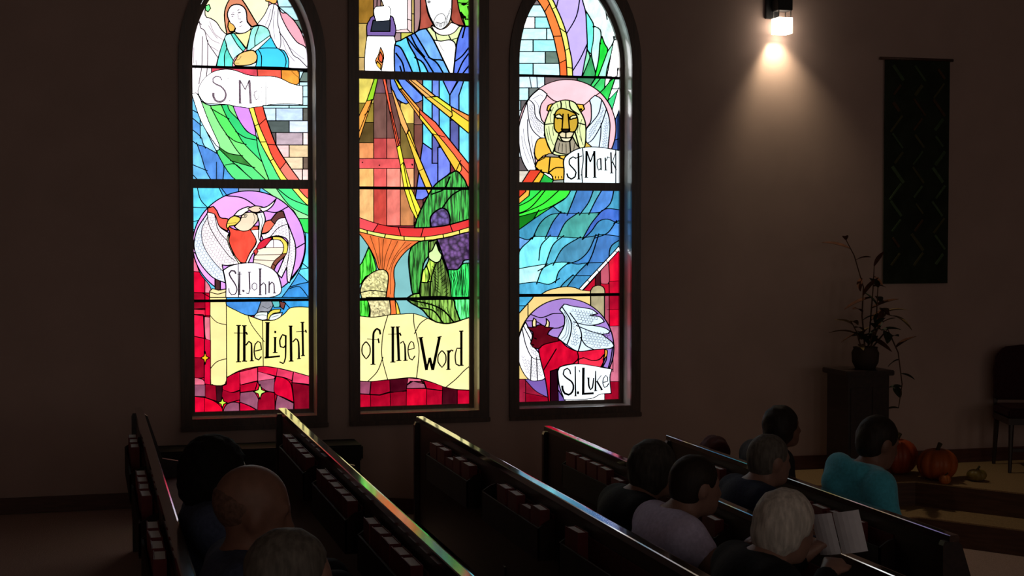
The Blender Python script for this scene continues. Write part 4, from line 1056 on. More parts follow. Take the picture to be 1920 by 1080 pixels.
    A.L((236, 226, 192), [(498, 572), (545, 580), (594, 574), (572, 608), (518, 604)], w=1.8)
    A.L((166, 156, 132), [(478, 580), (500, 602), (545, 612), (578, 606), (602, 570), (640, 640), (668, 668), (592, 700), (560, 716), (500, 710), (452, 692), (454, 640)], w=1.8, cuts=[[(578, 610), (585, 710)]])
    A.P(0.8, [(490, 620), (480, 690)], [(515, 625), (512, 700)], [(545, 625), (548, 705)], [(620, 620), (610, 680)])
    A.L((236, 250, 255), [(526, 770), (560, 720), (642, 672), (742, 655), (850, 660), (960, 678), (1060, 700), (1060, 1000), (524, 1000), (530, 860)], cuts=[[(684, 655), (692, 760), (680, 860), (686, 1000)], [(966, 670), (966, 1000)]], w=1.2, label='pale name tablet')
    A.W('lion name lettering', ([(632, 752), (604, 738), (576, 758), (574, 800), (605, 835), (630, 870), (622, 905), (590, 926), (562, 908), (552, 878)], 10, 13), ([(650, 705), (653, 925)], 15), ([(632, 748), (682, 730)], 7), ([(638, 927), (668, 926)], 6), ([(669, 890), (676, 892)], 9),
        ([(718, 688), (715, 912)], 17), ([(720, 690), (751, 782)], 11), ([(751, 782), (784, 690)], 9), ([(784, 688), (788, 912)], 17), ([(702, 912), (732, 912)], 6), ([(772, 912), (804, 912)], 6),
        ([(838, 752), (812, 762), (807, 810), (820, 850), (838, 838)], 8), ([(838, 750), (842, 850)], 11), ([(876, 745), (880, 850)], 11), ([(868, 851), (894, 850)], 5), ([(884, 770), (898, 738), (912, 748)], 6, 10), ([(924, 700), (930, 876)], 12), ([(916, 876), (944, 875)], 5), ([(934, 790), (964, 704)], 6), ([(938, 780), (970, 850)], 9))
    A.R((215, 206, 190), 80, 856, 260, 1000, style='brick')
    A.L((226, 66, 42), [(242, 850), (340, 850), (230, 1010), (140, 1010)], sm=False)
    A.L((252, 188, 52), [(328, 864), (362, 880), (300, 1010), (225, 1010)], sm=False)
    A.L((40, 192, 72), [(362, 882), (440, 935), (470, 1010), (295, 1010)], sm=False, style='wispy')
    A.L((150, 160, 150), [(440, 936), (528, 930), (528, 1010), (400, 1010)], sm=False)
    # ---- the waves
    A.at(940, 340, 4.154)
    teal, deep, sea, ice = (72, 166, 158), (62, 122, 190), (66, 152, 188), (130, 242, 255)
    A.R(sea, 80, 40, 1080, 960, style='wispy', w=1.5,
        cuts=[[(600, 40), (550, 170), (518, 250)], [(728, 40), (682, 160), (618, 250)], [(800, 40), (735, 150), (688, 245)], [(882, 40), (850, 170), (765, 246)],
              [(410, 200), (470, 245), (560, 250), (700, 246), (770, 240), (830, 212), (1000, 235)], [(480, 247), (380, 262), (300, 330), (248, 436)], [(455, 247), (400, 320), (348, 432)], [(592, 250), (500, 320), (442, 434)], [(775, 238), (700, 330), (638, 440)],
              [(1000, 345), (905, 325), (830, 295), (760, 312), (700, 390), (648, 440)], [(890, 318), (830, 400), (748, 436)], [(1000, 260), (890, 320)],
              [(80, 410), (200, 455), (250, 432), (330, 430), (440, 431), (600, 440), (700, 430), (800, 415), (1000, 440)],
              [(252, 430), (210, 470), (150, 530), (100, 640)], [(372, 430), (310, 500), (294, 600)], [(475, 432), (400, 500), (345, 650)], [(605, 440), (480, 520), (410, 640)], [(732, 428), (680, 540), (610, 610), (530, 640)], [(755, 424), (712, 560), (676, 640)], [(1000, 420), (860, 500), (838, 620)],
              [(300, 690), (400, 637), (510, 630), (590, 645), (680, 635), (900, 630)], [(515, 640), (450, 700), (425, 775)], [(672, 636), (590, 720), (490, 850)], [(565, 735), (800, 735)], [(548, 738), (490, 790), (440, 850)],
              [(80, 690), (250, 660), (345, 645)], [(80, 810), (200, 790), (280, 785), (370, 802), (440, 765)], [(280, 785), (310, 700), (340, 660)], [(80, 700), (130, 610), (140, 540)]],
        ov=[(560, 330, teal), (620, 300, teal), (340, 320, (66, 156, 160)), (430, 330, (70, 125, 200)), (470, 500, deep), (640, 160, deep), (800, 150, (72, 135, 215)), (480, 200, (80, 185, 195)), (700, 140, (80, 175, 190)), (840, 250, (62, 108, 205)), (780, 350, (58, 140, 190)),
            (560, 540, (70, 140, 175)), (690, 560, (60, 130, 195)), (780, 540, (70, 165, 190)), (340, 500, (72, 160, 175)), (220, 560, ice), (200, 640, ice), (200, 730, (190, 252, 255)), (330, 740, (195, 252, 255)), (390, 720, ice), (450, 670, ice), (200, 830, (95, 205, 240)), (160, 470, (205, 232, 255)),
            (480, 690, (80, 175, 215)), (720, 680, (62, 130, 185)), (640, 790, (62, 140, 190)), (560, 760, (62, 140, 190)), (320, 610, (110, 225, 245)), (390, 600, (90, 190, 215)), (110, 560, (110, 170, 235)), (300, 590, ice), (870, 390, (80, 150, 230)), (880, 460, (60, 120, 190))])
    A.L((50, 226, 82), [(200, 50), (545, 50), (530, 92), (490, 140), (410, 190), (270, 282), (120, 388), (80, 400), (80, 180)],
        cuts=[[(330, 50), (220, 150), (80, 215)], [(350, 60), (260, 172), (190, 228), (80, 265)], [(460, 60), (330, 172), (200, 232), (80, 272)], [(515, 120), (400, 190), (270, 240), (80, 290)], [(285, 236), (240, 310), (190, 360)]],
        ov=[(330, 205, (66, 252, 72)), (170, 310, (14, 122, 22)), (270, 270, (45, 205, 50)), (400, 120, (60, 235, 60))])
    A.L((250, 182, 70), [(180, 50), (225, 50), (216, 112), (90, 215), (90, 160), (135, 130)], sm=False)
    A.L((222, 62, 36), [(80, 40), (200, 40), (190, 80), (130, 135), (80, 160)], sm=False)
    A.L((198, 0, 42), [(640, 845), (780, 690), (905, 545), (1080, 400), (1080, 980), (600, 980)], sm=False, style='wispy', w=0.9,
        cuts=[[(836, 620), (842, 960)], [(842, 780), (1000, 770)]], ov=[(950, 800, (170, 0, 40)), (880, 700, (225, 0, 45))])
    A.L((192, 84, 104), [(772, 700), (836, 630), (842, 780), (812, 800), (776, 795)], w=0.9)
    A.L((60, 0, 16), [(732, 735), (772, 695), (774, 815), (732, 815)], sm=False, w=0.8)
    A.L((250, 252, 255), [(1010, 395), (1020, 425), (906, 550), (630, 850), (606, 838), (880, 545)], sm=False, cuts=[[(878, 535), (905, 555)], [(815, 615), (838, 640)], [(745, 690), (768, 715)], [(672, 770), (698, 795)]], w=1.4)
    A.L((240, 210, 140), [(280, 905), (350, 856), (430, 831), (510, 820), (580, 830), (620, 845), (700, 856), (700, 905)], w=1.3)
    A.L((190, 176, 132), [(694, 905), (696, 850), (712, 825), (750, 810), (790, 820), (806, 850), (806, 905)], w=1.3, style='wispy')
    # ---- the bull medallion
    A.at(940, 530, 4.154)
    A.R((240, 208, 132), 60, 90, 700, 760, cuts=[[(208, 90), (208, 300)]], w=1.2)
    A.L((70, 170, 215), [(60, 90), (262, 90), (240, 125), (130, 248), (60, 300)], sm=False, style='wispy', cuts=[[(60, 180), (190, 180)]])
    A.R((178, 166, 128), 696, 90, 806, 460, style='wispy')
    A.R((195, 0, 42), 804, 90, 1100, 1000, style='wispy', cuts=[[(840, 90), (842, 420)], [(804, 340), (1100, 330)], [(870, 500), (870, 680)], [(850, 770), (1100, 770)], [(840, 210), (1100, 205)]], w=0.8,
        ov=[(822, 250, (170, 70, 92)), (880, 270, (222, 0, 45)), (880, 400, (165, 0, 36)), (890, 600, (245, 40, 80)), (880, 720, (200, 105, 130)), (880, 850, (150, 0, 34)), (880, 150, (170, 0, 38))])
    A.R((150, 22, 52), 60, 752, 500, 1000, style='wispy', cuts=[[(190, 760), (190, 1000)], [(190, 860), (400, 900)]], w=0.8, ov=[(260, 900, (190, 0, 44)), (320, 940, (150, 0, 34))])
    A.E((166, 130, 206), 502, 506, 375, 382, w=1.6, cuts=[[(225, 245), (300, 272), (350, 262), (400, 242), (470, 240)], [(195, 298), (260, 298), (300, 318)], [(395, 355), (450, 352), (492, 330)], [(860, 500), (830, 512)]], label='mauve medallion glass')
    A.L((122, 92, 172), [(182, 752), (345, 750), (378, 900), (270, 845)], w=1.2)
    A.L((150, 118, 200), [(805, 520), (868, 500), (852, 600), (832, 668), (790, 655), (820, 590)], w=1.2)
    A.L((110, 80, 160), [(440, 830), (495, 915), (500, 980), (430, 980)], sm=False, w=1.0)
    lw = [(190, 308), (212, 352), (242, 412), (232, 472), (272, 522), (302, 562), (312, 622), (346, 742), (320, 758), (222, 758), (152, 662), (128, 545), (134, 440), (164, 352)]
    A.L((246, 243, 252), lw, cuts=[[(164, 365), (190, 480), (240, 582), (315, 602)], [(180, 350), (225, 440), (240, 480)], [(235, 590), (228, 752)], [(275, 595), (282, 755)]], w=1.2)
    A.scallops([(200, 480), (240, 490), (300, 560), (300, 595), (240, 570)], 18, 16, 0.4, 0.7, 0.6)
    A.scallops([(150, 560), (320, 620), (340, 740), (230, 750), (160, 660)], 22, 22, 0.35, 0.7, 0.2)
    rw = [(468, 192), (490, 168), (560, 184), (640, 196), (705, 208), (752, 242), (690, 254), (772, 268), (802, 304), (760, 322), (706, 332), (800, 350), (848, 378), (832, 396), (782, 402), (862, 462), (878, 490), (852, 512), (720, 522), (600, 535), (520, 492), (440, 432), (488, 340), (490, 262), (455, 212)]
    A.L((214, 232, 250), rw, cuts=[[(545, 250), (600, 330), (626, 420), (600, 535)], [(478, 195), (542, 300), (540, 400), (508, 492)], [(580, 310), (660, 330), (706, 332)], [(600, 340), (700, 380), (785, 402)], [(625, 440), (660, 490), (720, 520)]], w=1.6)
    A.scallops([(550, 270), (590, 340), (615, 420), (595, 520), (530, 480), (550, 400)], 20, 19, 0.5, 0.7, 0.3)
    A.scallops([(500, 185), (700, 215), (770, 275), (700, 325), (600, 310), (550, 240)], 22, 19, 0.5, 0.7, -0.9)
    A.scallops([(620, 350), (840, 385), (870, 490), (720, 515), (640, 470)], 24, 20, 0.5, 0.7, -0.9)
    A.P(0.7, [(475, 230), (510, 300), (500, 400), (465, 440)], [(490, 230), (525, 310), (520, 400), (485, 455)])
    red = (205, 0, 44)
    A.L(red, [(292, 512), (330, 448), (442, 440), (510, 498), (600, 535), (720, 522), (815, 515), (812, 575), (780, 660), (700, 660), (580, 632), (470, 652), (442, 702), (444, 950), (372, 950), (345, 762), (310, 622)], style='wispy', w=1.5,
        cuts=[[(420, 530), (330, 680)], [(592, 535), (600, 590), (560, 632)]], ov=[(650, 580, (232, 20, 60))], label='red bull body')
    A.L((240, 50, 75), [(600, 600), (640, 585), (700, 605), (760, 600), (800, 560), (795, 620), (770, 665), (600, 640)], w=0.8)
    A.L((36, 0, 16), [(382, 690), (436, 672), (446, 950), (382, 950)], sm=False, w=1.0)
    A.L((92, 0, 18), [(204, 346), (250, 348), (300, 328), (362, 346), (404, 352), (372, 378), (360, 402), (402, 422), (440, 430), (452, 452), (332, 482), (292, 514), (246, 502), (228, 476), (246, 422), (244, 382), (222, 368)], w=1.5, style='wispy', label='dark red bull head')
    A.L((255, 226, 165), [(244, 342), (242, 305), (254, 276), (270, 290), (270, 345)], w=1.2)
    A.L((255, 226, 165), [(340, 345), (352, 315), (350, 280), (374, 308), (370, 348)], w=1.2)
    A.L((252, 178, 62), [(805, 518), (826, 528), (822, 572), (792, 602), (806, 560)], w=1.2)
    A.P(1.6, [(255, 430), (275, 440)], [(240, 480), (255, 488)])
    A.L((238, 246, 255), [(440, 690), (452, 660), (520, 640), (600, 632), (700, 645), (862, 674), (846, 740), (856, 862), (772, 870), (692, 905), (490, 912), (452, 800)], w=1.2, label='pale name tablet')
    A.at(960, 640, 8.309)
    A.W('bull name lettering', ([(912, 512), (900, 452), (860, 420), (812, 446), (798, 510), (850, 572), (922, 622), (956, 690), (942, 782), (882, 832), (822, 812), (786, 742), (782, 690)], 18, 34), ([(985, 390), (990, 850)], 17, 24), ([(970, 850), (1006, 850)], 12), ([(1010, 800), (1044, 800)], 40), ([(1046, 448), (1056, 485)], 14, 8),
        ([(1112, 410), (1108, 822)], 40), ([(1088, 820), (1272, 808)], 30), ([(1190, 570), (1196, 690), (1222, 752), (1252, 722), (1272, 570)], 28, 18), ([(1168, 572), (1206, 568)], 10), ([(1303, 460), (1300, 770)], 16, 30), ([(1276, 772), (1328, 768)], 12), ([(1318, 625), (1392, 528)], 9), ([(1322, 620), (1402, 755)], 26), ([(1380, 758), (1412, 750)], 12),
        ([(1418, 640), (1492, 622), (1490, 562), (1460, 530), (1424, 575), (1414, 655), (1440, 718), (1480, 702), (1506, 655)], 12, 15))
    return A
# ------------------------------------------------------------------ windows in the wall
def arch(x0, x1, zb, zs, inset=0.0, n=14):
    """Gothic (pointed) outline, shrunk by inset: list of (x, z) from lower left, anticlockwise seen from the room."""
    w_ = x1 - x0
    R = w_ - inset
    cx = (x0 + x1) / 2
    top = math.acos(max(-1.0, min(1.0, (cx - x0) / R)))
    P = [(x0 + inset, zb + inset), (x1 - inset, zb + inset)]
    for i in range(n + 1):
        a = top * i / n
        P.append((x0 + R * math.cos(a), zs + R * math.sin(a)))
    for i in range(n - 1, -1, -1):
        a = top * i / n
        P.append((x1 - R * math.cos(a), zs + R * math.sin(a)))
    return P


def ring(mb, A, B, y0, y1):
    """Solid frame between two outlines with the same count of points."""
    n = len(A)
    V = [(x, y0, z) for x, z in A] + [(x, y0, z) for x, z in B] + [(x, y1, z) for x, z in A] + [(x, y1, z) for x, z in B]
    F = []
    for i in range(n):
        j = (i + 1) % n
        F += [(i, j, n + j, n + i), (2 * n + i, 3 * n + i, 3 * n + j, 2 * n + j), (i, 2 * n + i, 2 * n + j, j), (n + i, n + j, 3 * n + j, 3 * n + i)]
    return mb.add(V, F)


WIN_SPEC = []
for u0, u1, vb, vspring in [(357, 592, 783, 112), (673, 897, 772, -70), (972, 1182, 762, 118)]:
    um = (u0 + u1) / 2
    x0 = on_wall(u0, 420, WALL_Y)[0]
    x1 = on_wall(u1, 420, WALL_Y)[0]
    WIN_SPEC.append((x0, x1, on_wall(um, vb, WALL_Y)[1], on_wall(um, vspring, WALL_Y)[1]))
_zb = sum(s[2] for s in WIN_SPEC) / 3
_wm = sum(s[1] - s[0] for s in WIN_SPEC) / 3
WIN_SPEC = [(x0, x1, _zb, zs) for x0, x1, zb, zs in WIN_SPEC]
BAR_PX = [[(128, 0.018), (345, 0.066), (563, 0.020)], [(143, 0.060), (353, 0.022), (560, 0.022)], [(144, 0.018), (350, 0.062), (553, 0.022)]]
ARTS = [art_angel_and_eagle, art_teacher_and_lamp, art_lion_and_bull]
WLAB = ['pointed stained glass window with an angel above and an eagle in a violet medallion', 'tall stained glass window with a robed teacher, a white lamp and light rays', 'pointed stained glass window with a lion in a rose medallion above a red bull']
for k, (x0, x1, zb, zs) in enumerate(WIN_SPEC):
    root = empty('window_%d' % (k + 1), ((x0 + x1) / 2, WALL_Y, zb))
    tag(root, WLAB[k], None, None, 'structure')
    inv = Matrix.Translation(-root.location)
    ox, oy, oz = root.location
    kids = []
    # jamb liner through the wall, casing on the room side, sash at the glass
    mb = MB(); ring(mb, arch(x0 - 0.025, x1 + 0.025, zb - 0.025, zs), arch(x0, x1, zb, zs), WALL_Y - 0.002, WALL_Y + 0.27)
    kids.append(mb.build('jamb', M_JAMB, root))
    mb = MB(); ring(mb, arch(x0 - 0.075, x1 + 0.075, zb - 0.06, zs), arch(x0 + 0.0, x1 - 0.0, zb + 0.0, zs), WALL_Y - 0.03, WALL_Y - 0.0025)
    kids.append(mb.build('casing', M_WOODTRIM, root))
    mb = MB(); ring(mb, arch(x0 + 0.0005, x1 - 0.0005, zb + 0.0005, zs), arch(x0 + 0.032, x1 - 0.032, zb + 0.03, zs), GLASS_Y - 0.03, GLASS_Y - 0.006)
    kids.append(mb.build('sash', M_WOODTRIM, root))
    mb = MB(); mb.box(x0 - 0.08, x1 + 0.08, WALL_Y - 0.05, WALL_Y - 0.031, zb - 0.085, zb - 0.05)
    kids.append(mb.build('sill_nosing', M_WOODTRIM, root, bevel=0.004))
    for v, h in BAR_PX[k]:
        z = on_wall(photo_px((x0 + x1) / 2, GLASS_Y, 2.0)[0], v, GLASS_Y)[1]
        mb = MB(); mb.box(x0 + 0.004, x1 - 0.004, GLASS_Y - (0.034 if h > 0.04 else 0.02), GLASS_Y - 0.0045, z - h / 2, z + h / 2)
        kids.append(mb.build('saddle_bar' if h < 0.04 else 'transom', M_WOODTRIM if h > 0.04 else M_LEAD, root))
    outl = [photo_px(x, GLASS_Y, z) for x, z in arch(x0 + 0.004, x1 - 0.004, zb + 0.004, zs)]
    n = build_glass(ARTS[k](), outl, root)
    for c in root.children:
        c.location = Vector(c.location) - root.location
    print('window', k + 1, 'panes', n, [round(v, 3) for v in (x0, x1, zb, zs)])

# five unseen windows added in the wall behind the camera for fill light
FILL_WIN = [(-3.9, -2.2, 1.0, 3.6), (-0.6, 1.1, 1.0, 3.6), (2.7, 4.4, 1.0, 3.6), (6.0, 7.7, 1.0, 3.6), (9.3, 11.0, 1.0, 3.6)]


def wall_with_holes(name, xa, xb, z0f, z1, holes, y0, y1, material):
    out = [(x, z) for x, z in z0f] + [(xb, z1), (xa, z1)]
    V, E, info = [], [], []
    for lp in [out] + holes:
        k0 = len(V)
        V += [Vector(p) for p in lp]
        E += [(k0 + i, k0 + (i + 1) % len(lp)) for i in range(len(lp))]
    vo, eo, fo, _, _, _ = delaunay_2d_cdt(V, E, [], 0, 1e-5)
    P = np.array([(v.x, v.y) for v in vo])
    T = np.array(fo)
    c = P[T].mean(1)
    keep = inside(out, c)
    for h in holes:
        keep &= ~inside(h, c)
    T = T[keep]
    n = len(P)
    F = [tuple(t) for t in T] + [tuple(t[::-1] + n) for t in T]
    cnt = {}
    for t in T:
        for a, b in ((0, 1), (1, 2), (2, 0)):
            e = (min(t[a], t[b]), max(t[a], t[b]))
            cnt[e] = cnt.get(e, 0) + 1
    F += [(a, b, b + n, a + n) for (a, b), q in cnt.items() if q == 1]
    me = mesh_py(name, [(p[0], y0, p[1]) for p in P] + [(p[0], y1, p[1]) for p in P], F)
    return link(name, me, material)


holes = [arch(x0 - 0.0255, x1 + 0.0255, zb - 0.0255, zs) for x0, x1, zb, zs in WIN_SPEC]
o = wall_with_holes('wall_left', ROOM_X0, ROOM_X1, [(ROOM_X0, -0.6), (ROOM_X1, -0.6)], CEIL, holes, WALL_Y, WALL_Y + 0.26, M_WALL)
tag(o, 'plain plaster wall pierced by the three stained glass windows', None, None, 'structure')
bh = [arch(*s) for s in FILL_WIN]
o = wall_with_holes('wall_right', ROOM_X0, ROOM_X1, [(ROOM_X0, -0.6), (ROOM_X1, -0.6)], CEIL, bh, ROOM_Y0 - 0.26, ROOM_Y0, M_WALL)
tag(o, 'plain plaster side wall opposite the stained glass', None, None, 'structure')
for k, s in enumerate(FILL_WIN):
    root = empty('window_%d' % (k + 4), ((s[0] + s[1]) / 2, ROOM_Y0, s[2]))
    tag(root, '%s plain pale pointed window added in the opposite wall for fill light' % ('first', 'second', 'third', 'fourth', 'fifth')[k], None, None, 'structure')
    mb = MB(); ring(mb, arch(*s), arch(s[0], s[1], s[2], s[3], 0.05), ROOM_Y0 - 0.2, ROOM_Y0 - 0.15)
    c = mb.build('sash', M_WOODTRIM, root); c.location = -root.location
    P = arch(s[0], s[1], s[2], s[3], 0.02)
    V = [(x, ROOM_Y0 - 0.18, z) for x, z in P] + [(x, ROOM_Y0 - 0.175, z) for x, z in P]
    n = len(P)
    F = [tuple(range(n)), tuple(range(2 * n - 1, n - 1, -1))] + [(i, (i + 1) % n, (i + 1) % n + n, i + n) for i in range(n)]
    c = link('pane', mesh_py('pane', V, F), glass_mat((246, 228, 212), 'wispy'), root); c.location = -root.location

for nm, x0, x1 in (('wall_back', ROOM_X0 - 0.2, ROOM_X0), ('wall_front', ROOM_X1, ROOM_X1 + 0.2)):
    mb = MB(); mb.box(x0, x1, ROOM_Y0 - 0.26, WALL_Y + 0.26, -0.6, CEIL)
    tag(mb.build(nm, M_WALL), 'plain plaster end wall of the church hall', None, None, 'structure')
mb = MB(); mb.box(ROOM_X0 - 0.2, ROOM_X1 + 0.2, ROOM_Y0 - 0.26, WALL_Y + 0.26, CEIL, CEIL + 0.2)
tag(mb.build('ceiling', M_CEIL), 'flat plaster ceiling of the church hall', None, None, 'structure')

# floor: level at the back, falling gently towards the chancel steps
mb = MB()
mb.prism_y([(x, z) for x, z in FLOOR_PTS] + [(ROOM_X1, -0.6), (ROOM_X0, -0.6)], ROOM_Y0, WALL_Y)
tag(mb.build('floor', M_CARPET), 'beige carpeted floor sloping down towards the chancel steps', None, None, 'structure')

# baseboard along the window wall, with the slope
PLAT = 0.06
mb = MB()
bx = [(x, z) for x, z in FLOOR_PTS if x < 4.6] + [(4.69, -0.31)]
prof = [(x, z + 0.004) for x, z in bx] + [(x, z + 0.11) for x, z in reversed(bx)]
mb.prism_y(prof, WALL_Y - 0.02, WALL_Y - 0.0005)
tag(mb.build('baseboard_left', M_BASE), 'red brown wooden baseboard along the window wall', None, None, 'structure')
mb = MB(); mb.box(5.11, ROOM_X1 - 0.01, WALL_Y - 0.02, WALL_Y - 0.0005, PLAT + 0.002, PLAT + 0.11)
tag(mb.build('baseboard_front', M_BASE), 'red brown wooden baseboard on the chancel platform', None, None, 'structure')

# chancel platform and the step in front of it
E0 = [(5.1, WALL_Y - 0.001), (5.1, 10.35), (5.99, 10.33), (9.4, 5.45), (9.4, -2.0), (ROOM_X1 - 0.001, -2.0), (ROOM_X1 - 0.001, WALL_Y - 0.001)]
E1 = [(4.7, WALL_Y - 0.001), (4.7, 9.95), (5.78, 9.93), (9.0, 5.33), (9.0, -2.4), (ROOM_X1 - 0.001, -2.4), (ROOM_X1 - 0.001, WALL_Y - 0.001)]
M_PLATF = mat('tan_platform_carpet', (0.33, 0.215, 0.11), 0.9, 0.1, 0.25, 100.0, 0.4)
M_RISER = mat('dark_riser_wood', (0.09, 0.04, 0.025), 0.5, 0.4, 0.3, 5.0, stretch=(1, 1, 12))
mb = MB(); mb.prism_z(E1, -0.309, -0.135)
st = mb.build('step', M_RISER); tag(st, 'low carpeted step in front of the chancel platform', 'step')
mb = MB(); mb.prism_z(E1, -0.135, -0.125); mb.build('tread', M_PLATF, st)
mb = MB(); mb.prism_z(E0, -0.1245, PLAT - 0.01)
pf = mb.build('platform', M_RISER); tag(pf, 'raised chancel platform with tan carpet and dark riser', 'platform')
mb = MB(); mb.prism_z(E0, PLAT - 0.01, PLAT); mb.build('carpet_top', M_PLATF, pf)

# light portals in the openings guide the daylight sampling
for (x0, x1, zb, zs), y, r in [(s, WALL_Y + 0.3, math.pi / 2) for s in WIN_SPEC] + [(s, ROOM_Y0 - 0.3, -math.pi / 2) for s in FILL_WIN]:
    ld = bpy.data.lights.new('daylight_portal', 'AREA')
    ld.shape = 'RECTANGLE'
    h = zs + (x1 - x0) * 0.87 - zb
    ld.size, ld.size_y = x1 - x0, h
    ld.cycles.is_portal = True
    lo = bpy.data.objects.new('daylight_portal', ld)
    COL.objects.link(lo)
    lo.location = ((x0 + x1) / 2, y, zb + h / 2)
    lo.rotation_euler = (-r, 0, 0)
# ------------------------------------------------------------------ pews
RACK_W, RACK_PITCH, RACK_Y = 1.03, 1.345, 8.98       # first rack's far end, distances along the pew
PEW_FAR = 9.62
PEW_NEAR = [3.2, 3.2, 3.2, 3.3, 6.11]
PEW_LABEL = ['dark wooden pew with the curly haired, bald and grey haired sitters', 'dark wooden pew with the brightest rail, orange to blue, and full book racks', 'dark wooden pew whose rail shines white to green, behind the lilac shirt sitter',
             'dark wooden pew with a pale rail, reaching past the hand-held paper', 'front dark wooden pew behind the teal hooded sitter']
# which of the five slots of each rack hold a book (0 none, 1 upright, 2 sunk lower), counted from the window wall
SLOTS = [['11100', '11110', '11110', '11011'], ['11111', '11111', '11111', '11101'], ['11211', '01121', '10000', '01010'], ['11112', '00011', '11000', '01100'], ['11011', '11110']]
M_COVER = mat('dark_red_book_cloth', (0.16, 0.022, 0.025), 0.6, 0.3, 0.2, 20.0)
M_PAGES = mat('paper_page_edges', (0.88, 0.86, 0.88), 0.85, 0.2, 0.12, 200.0, 0.0, stretch=(60, 1, 1))
M_RACK = mat('matt_rack_wood', (0.024, 0.013, 0.011), 0.75, 0.2, 0.3, 5.0)
M_FELT = mat('dark_red_rack_cloth', (0.09, 0.02, 0.02), 0.9, 0.1, 0.2, 40.0)


def make_pew(i):
    x, top = PEW_X[i], PEW_TOP[i]
    fz = top - PEW_H
    y0, y1 = PEW_NEAR[i], PEW_FAR
    root = empty('church_pew', (x, (y0 + y1) / 2, fz))
    tag(root, PEW_LABEL[i], 'pew', 'pews facing the chancel')
    hy = (y1 - y0) / 2
    h = PEW_H
    mb = MB(); mb.prism_y([(0.006, 0.20), (0.034, 0.20), (0.034, h - 0.03), (0.006, h - 0.03)], -hy + 0.041, hy - 0.041)
    mb.build('back_panel', M_PEW, root)
    mb = MB(); mb.prism_y([(0.0, h - 0.03), (0.046, h - 0.03), (0.05, h - 0.02), (0.046, h - 0.001), (0.04, h), (0.004, h), (0.0, h - 0.003)], -hy, hy)
    mb.build('top_rail', M_RAIL, root)
    mb = MB(); mb.prism_y([(0.035, 0.40), (0.50, 0.415), (0.50, 0.385), (0.035, 0.36)], -hy + 0.041, hy - 0.041)
    seat = mb.build('seat', M_PEW, root)
    mb = MB(); mb.prism_y([(0.04, 0.402), (0.495, 0.4165), (0.495, 0.44), (0.48, 0.45), (0.06, 0.438), (0.04, 0.43)], -hy + 0.05, hy - 0.05)
    mb.build('seat_pad', M_SEAT, root)
    floor_drop = floor_z(x + 0.5) - fz
    for s in (-1, 1):
        prof = [(-0.02, 0.0), (0.50, floor_drop), (0.52, 0.44), (0.47, 0.50), (0.16, 0.56), (0.075, h - 0.05), (0.05, h - 0.031), (-0.012, h - 0.031), (-0.02, h - 0.05)]
        mb = MB(); mb.prism_y(prof, s * (hy - 0.04) - 0.02 * 1, s * (hy - 0.04) + 0.02)
        # end panels sit flush with the ends
        mb.build('end_panel', M_PEW, root)
    n = max(1, int((y1 - y0) / 2.2))
    for k in range(1, n + 1):
        yy = -hy + 2 * hy * k / (n + 1)
        mb = MB(); mb.prism_y([(0.0, 0.0), (0.42, floor_drop * 0.85), (0.42, 0.384), (0.034, 0.362), (0.0, 0.36)], yy - 0.02, yy + 0.02)
        mb.build('support', M_PEW, root)
    # racks on the back for the row behind
    yc = (y0 + y1) / 2
    for r, slots in enumerate(SLOTS[i]):
        ya = RACK_Y - r * RACK_PITCH
        yb = ya - RACK_W
        mb = MB()
        rz = h - 0.07 - 0.215
        mb.box(-0.075, 0.005, yb - yc, ya - yc, rz - 0.012, rz)                     # floor
        mb.box(-0.075, -0.066, yb - yc, ya - yc, rz, rz + 0.135)                    # front board
        for e in (ya - yc, yb - yc + 0.012):
            mb.prism_y([(-0.075, rz), (0.005, rz), (0.005, rz + 0.175), (-0.03, rz + 0.165), (-0.075, rz + 0.135)], e - 0.012, e)
        rk = mb.build('book_rack', M_RACK, root)
        mb = MB(); mb.box(-0.002, 0.0055, yb - yc + 0.013, ya - yc - 0.013, rz + 0.001, rz + 0.19)
        mb.build('rack_lining', M_FELT, rk)
    return root


PEWS = [make_pew(i) for i in range(5)]


def make_book(w_, hgt, t):
    """A hymn book standing upright, spine towards -Y, back cover against the rack."""
    cov = MB()
    cov.box(-t / 2, -t / 2 + 0.004, -w_ / 2, w_ / 2, 0, hgt)
    cov.box(t / 2 - 0.004, t / 2, -w_ / 2, w_ / 2, 0, hgt)
    cov.box(-t / 2, t / 2, -w_ / 2 - 0.004, -w_ / 2, 0, hgt)
    pg = MB(); pg.box(-t / 2 + 0.0042, t / 2 - 0.0042, -w_ / 2 + 0.0005, w_ / 2 - 0.004, 0.003, hgt - 0.004)
    return mesh_py('cover', cov.V, cov.F), mesh_py('pages', pg.V, pg.F)


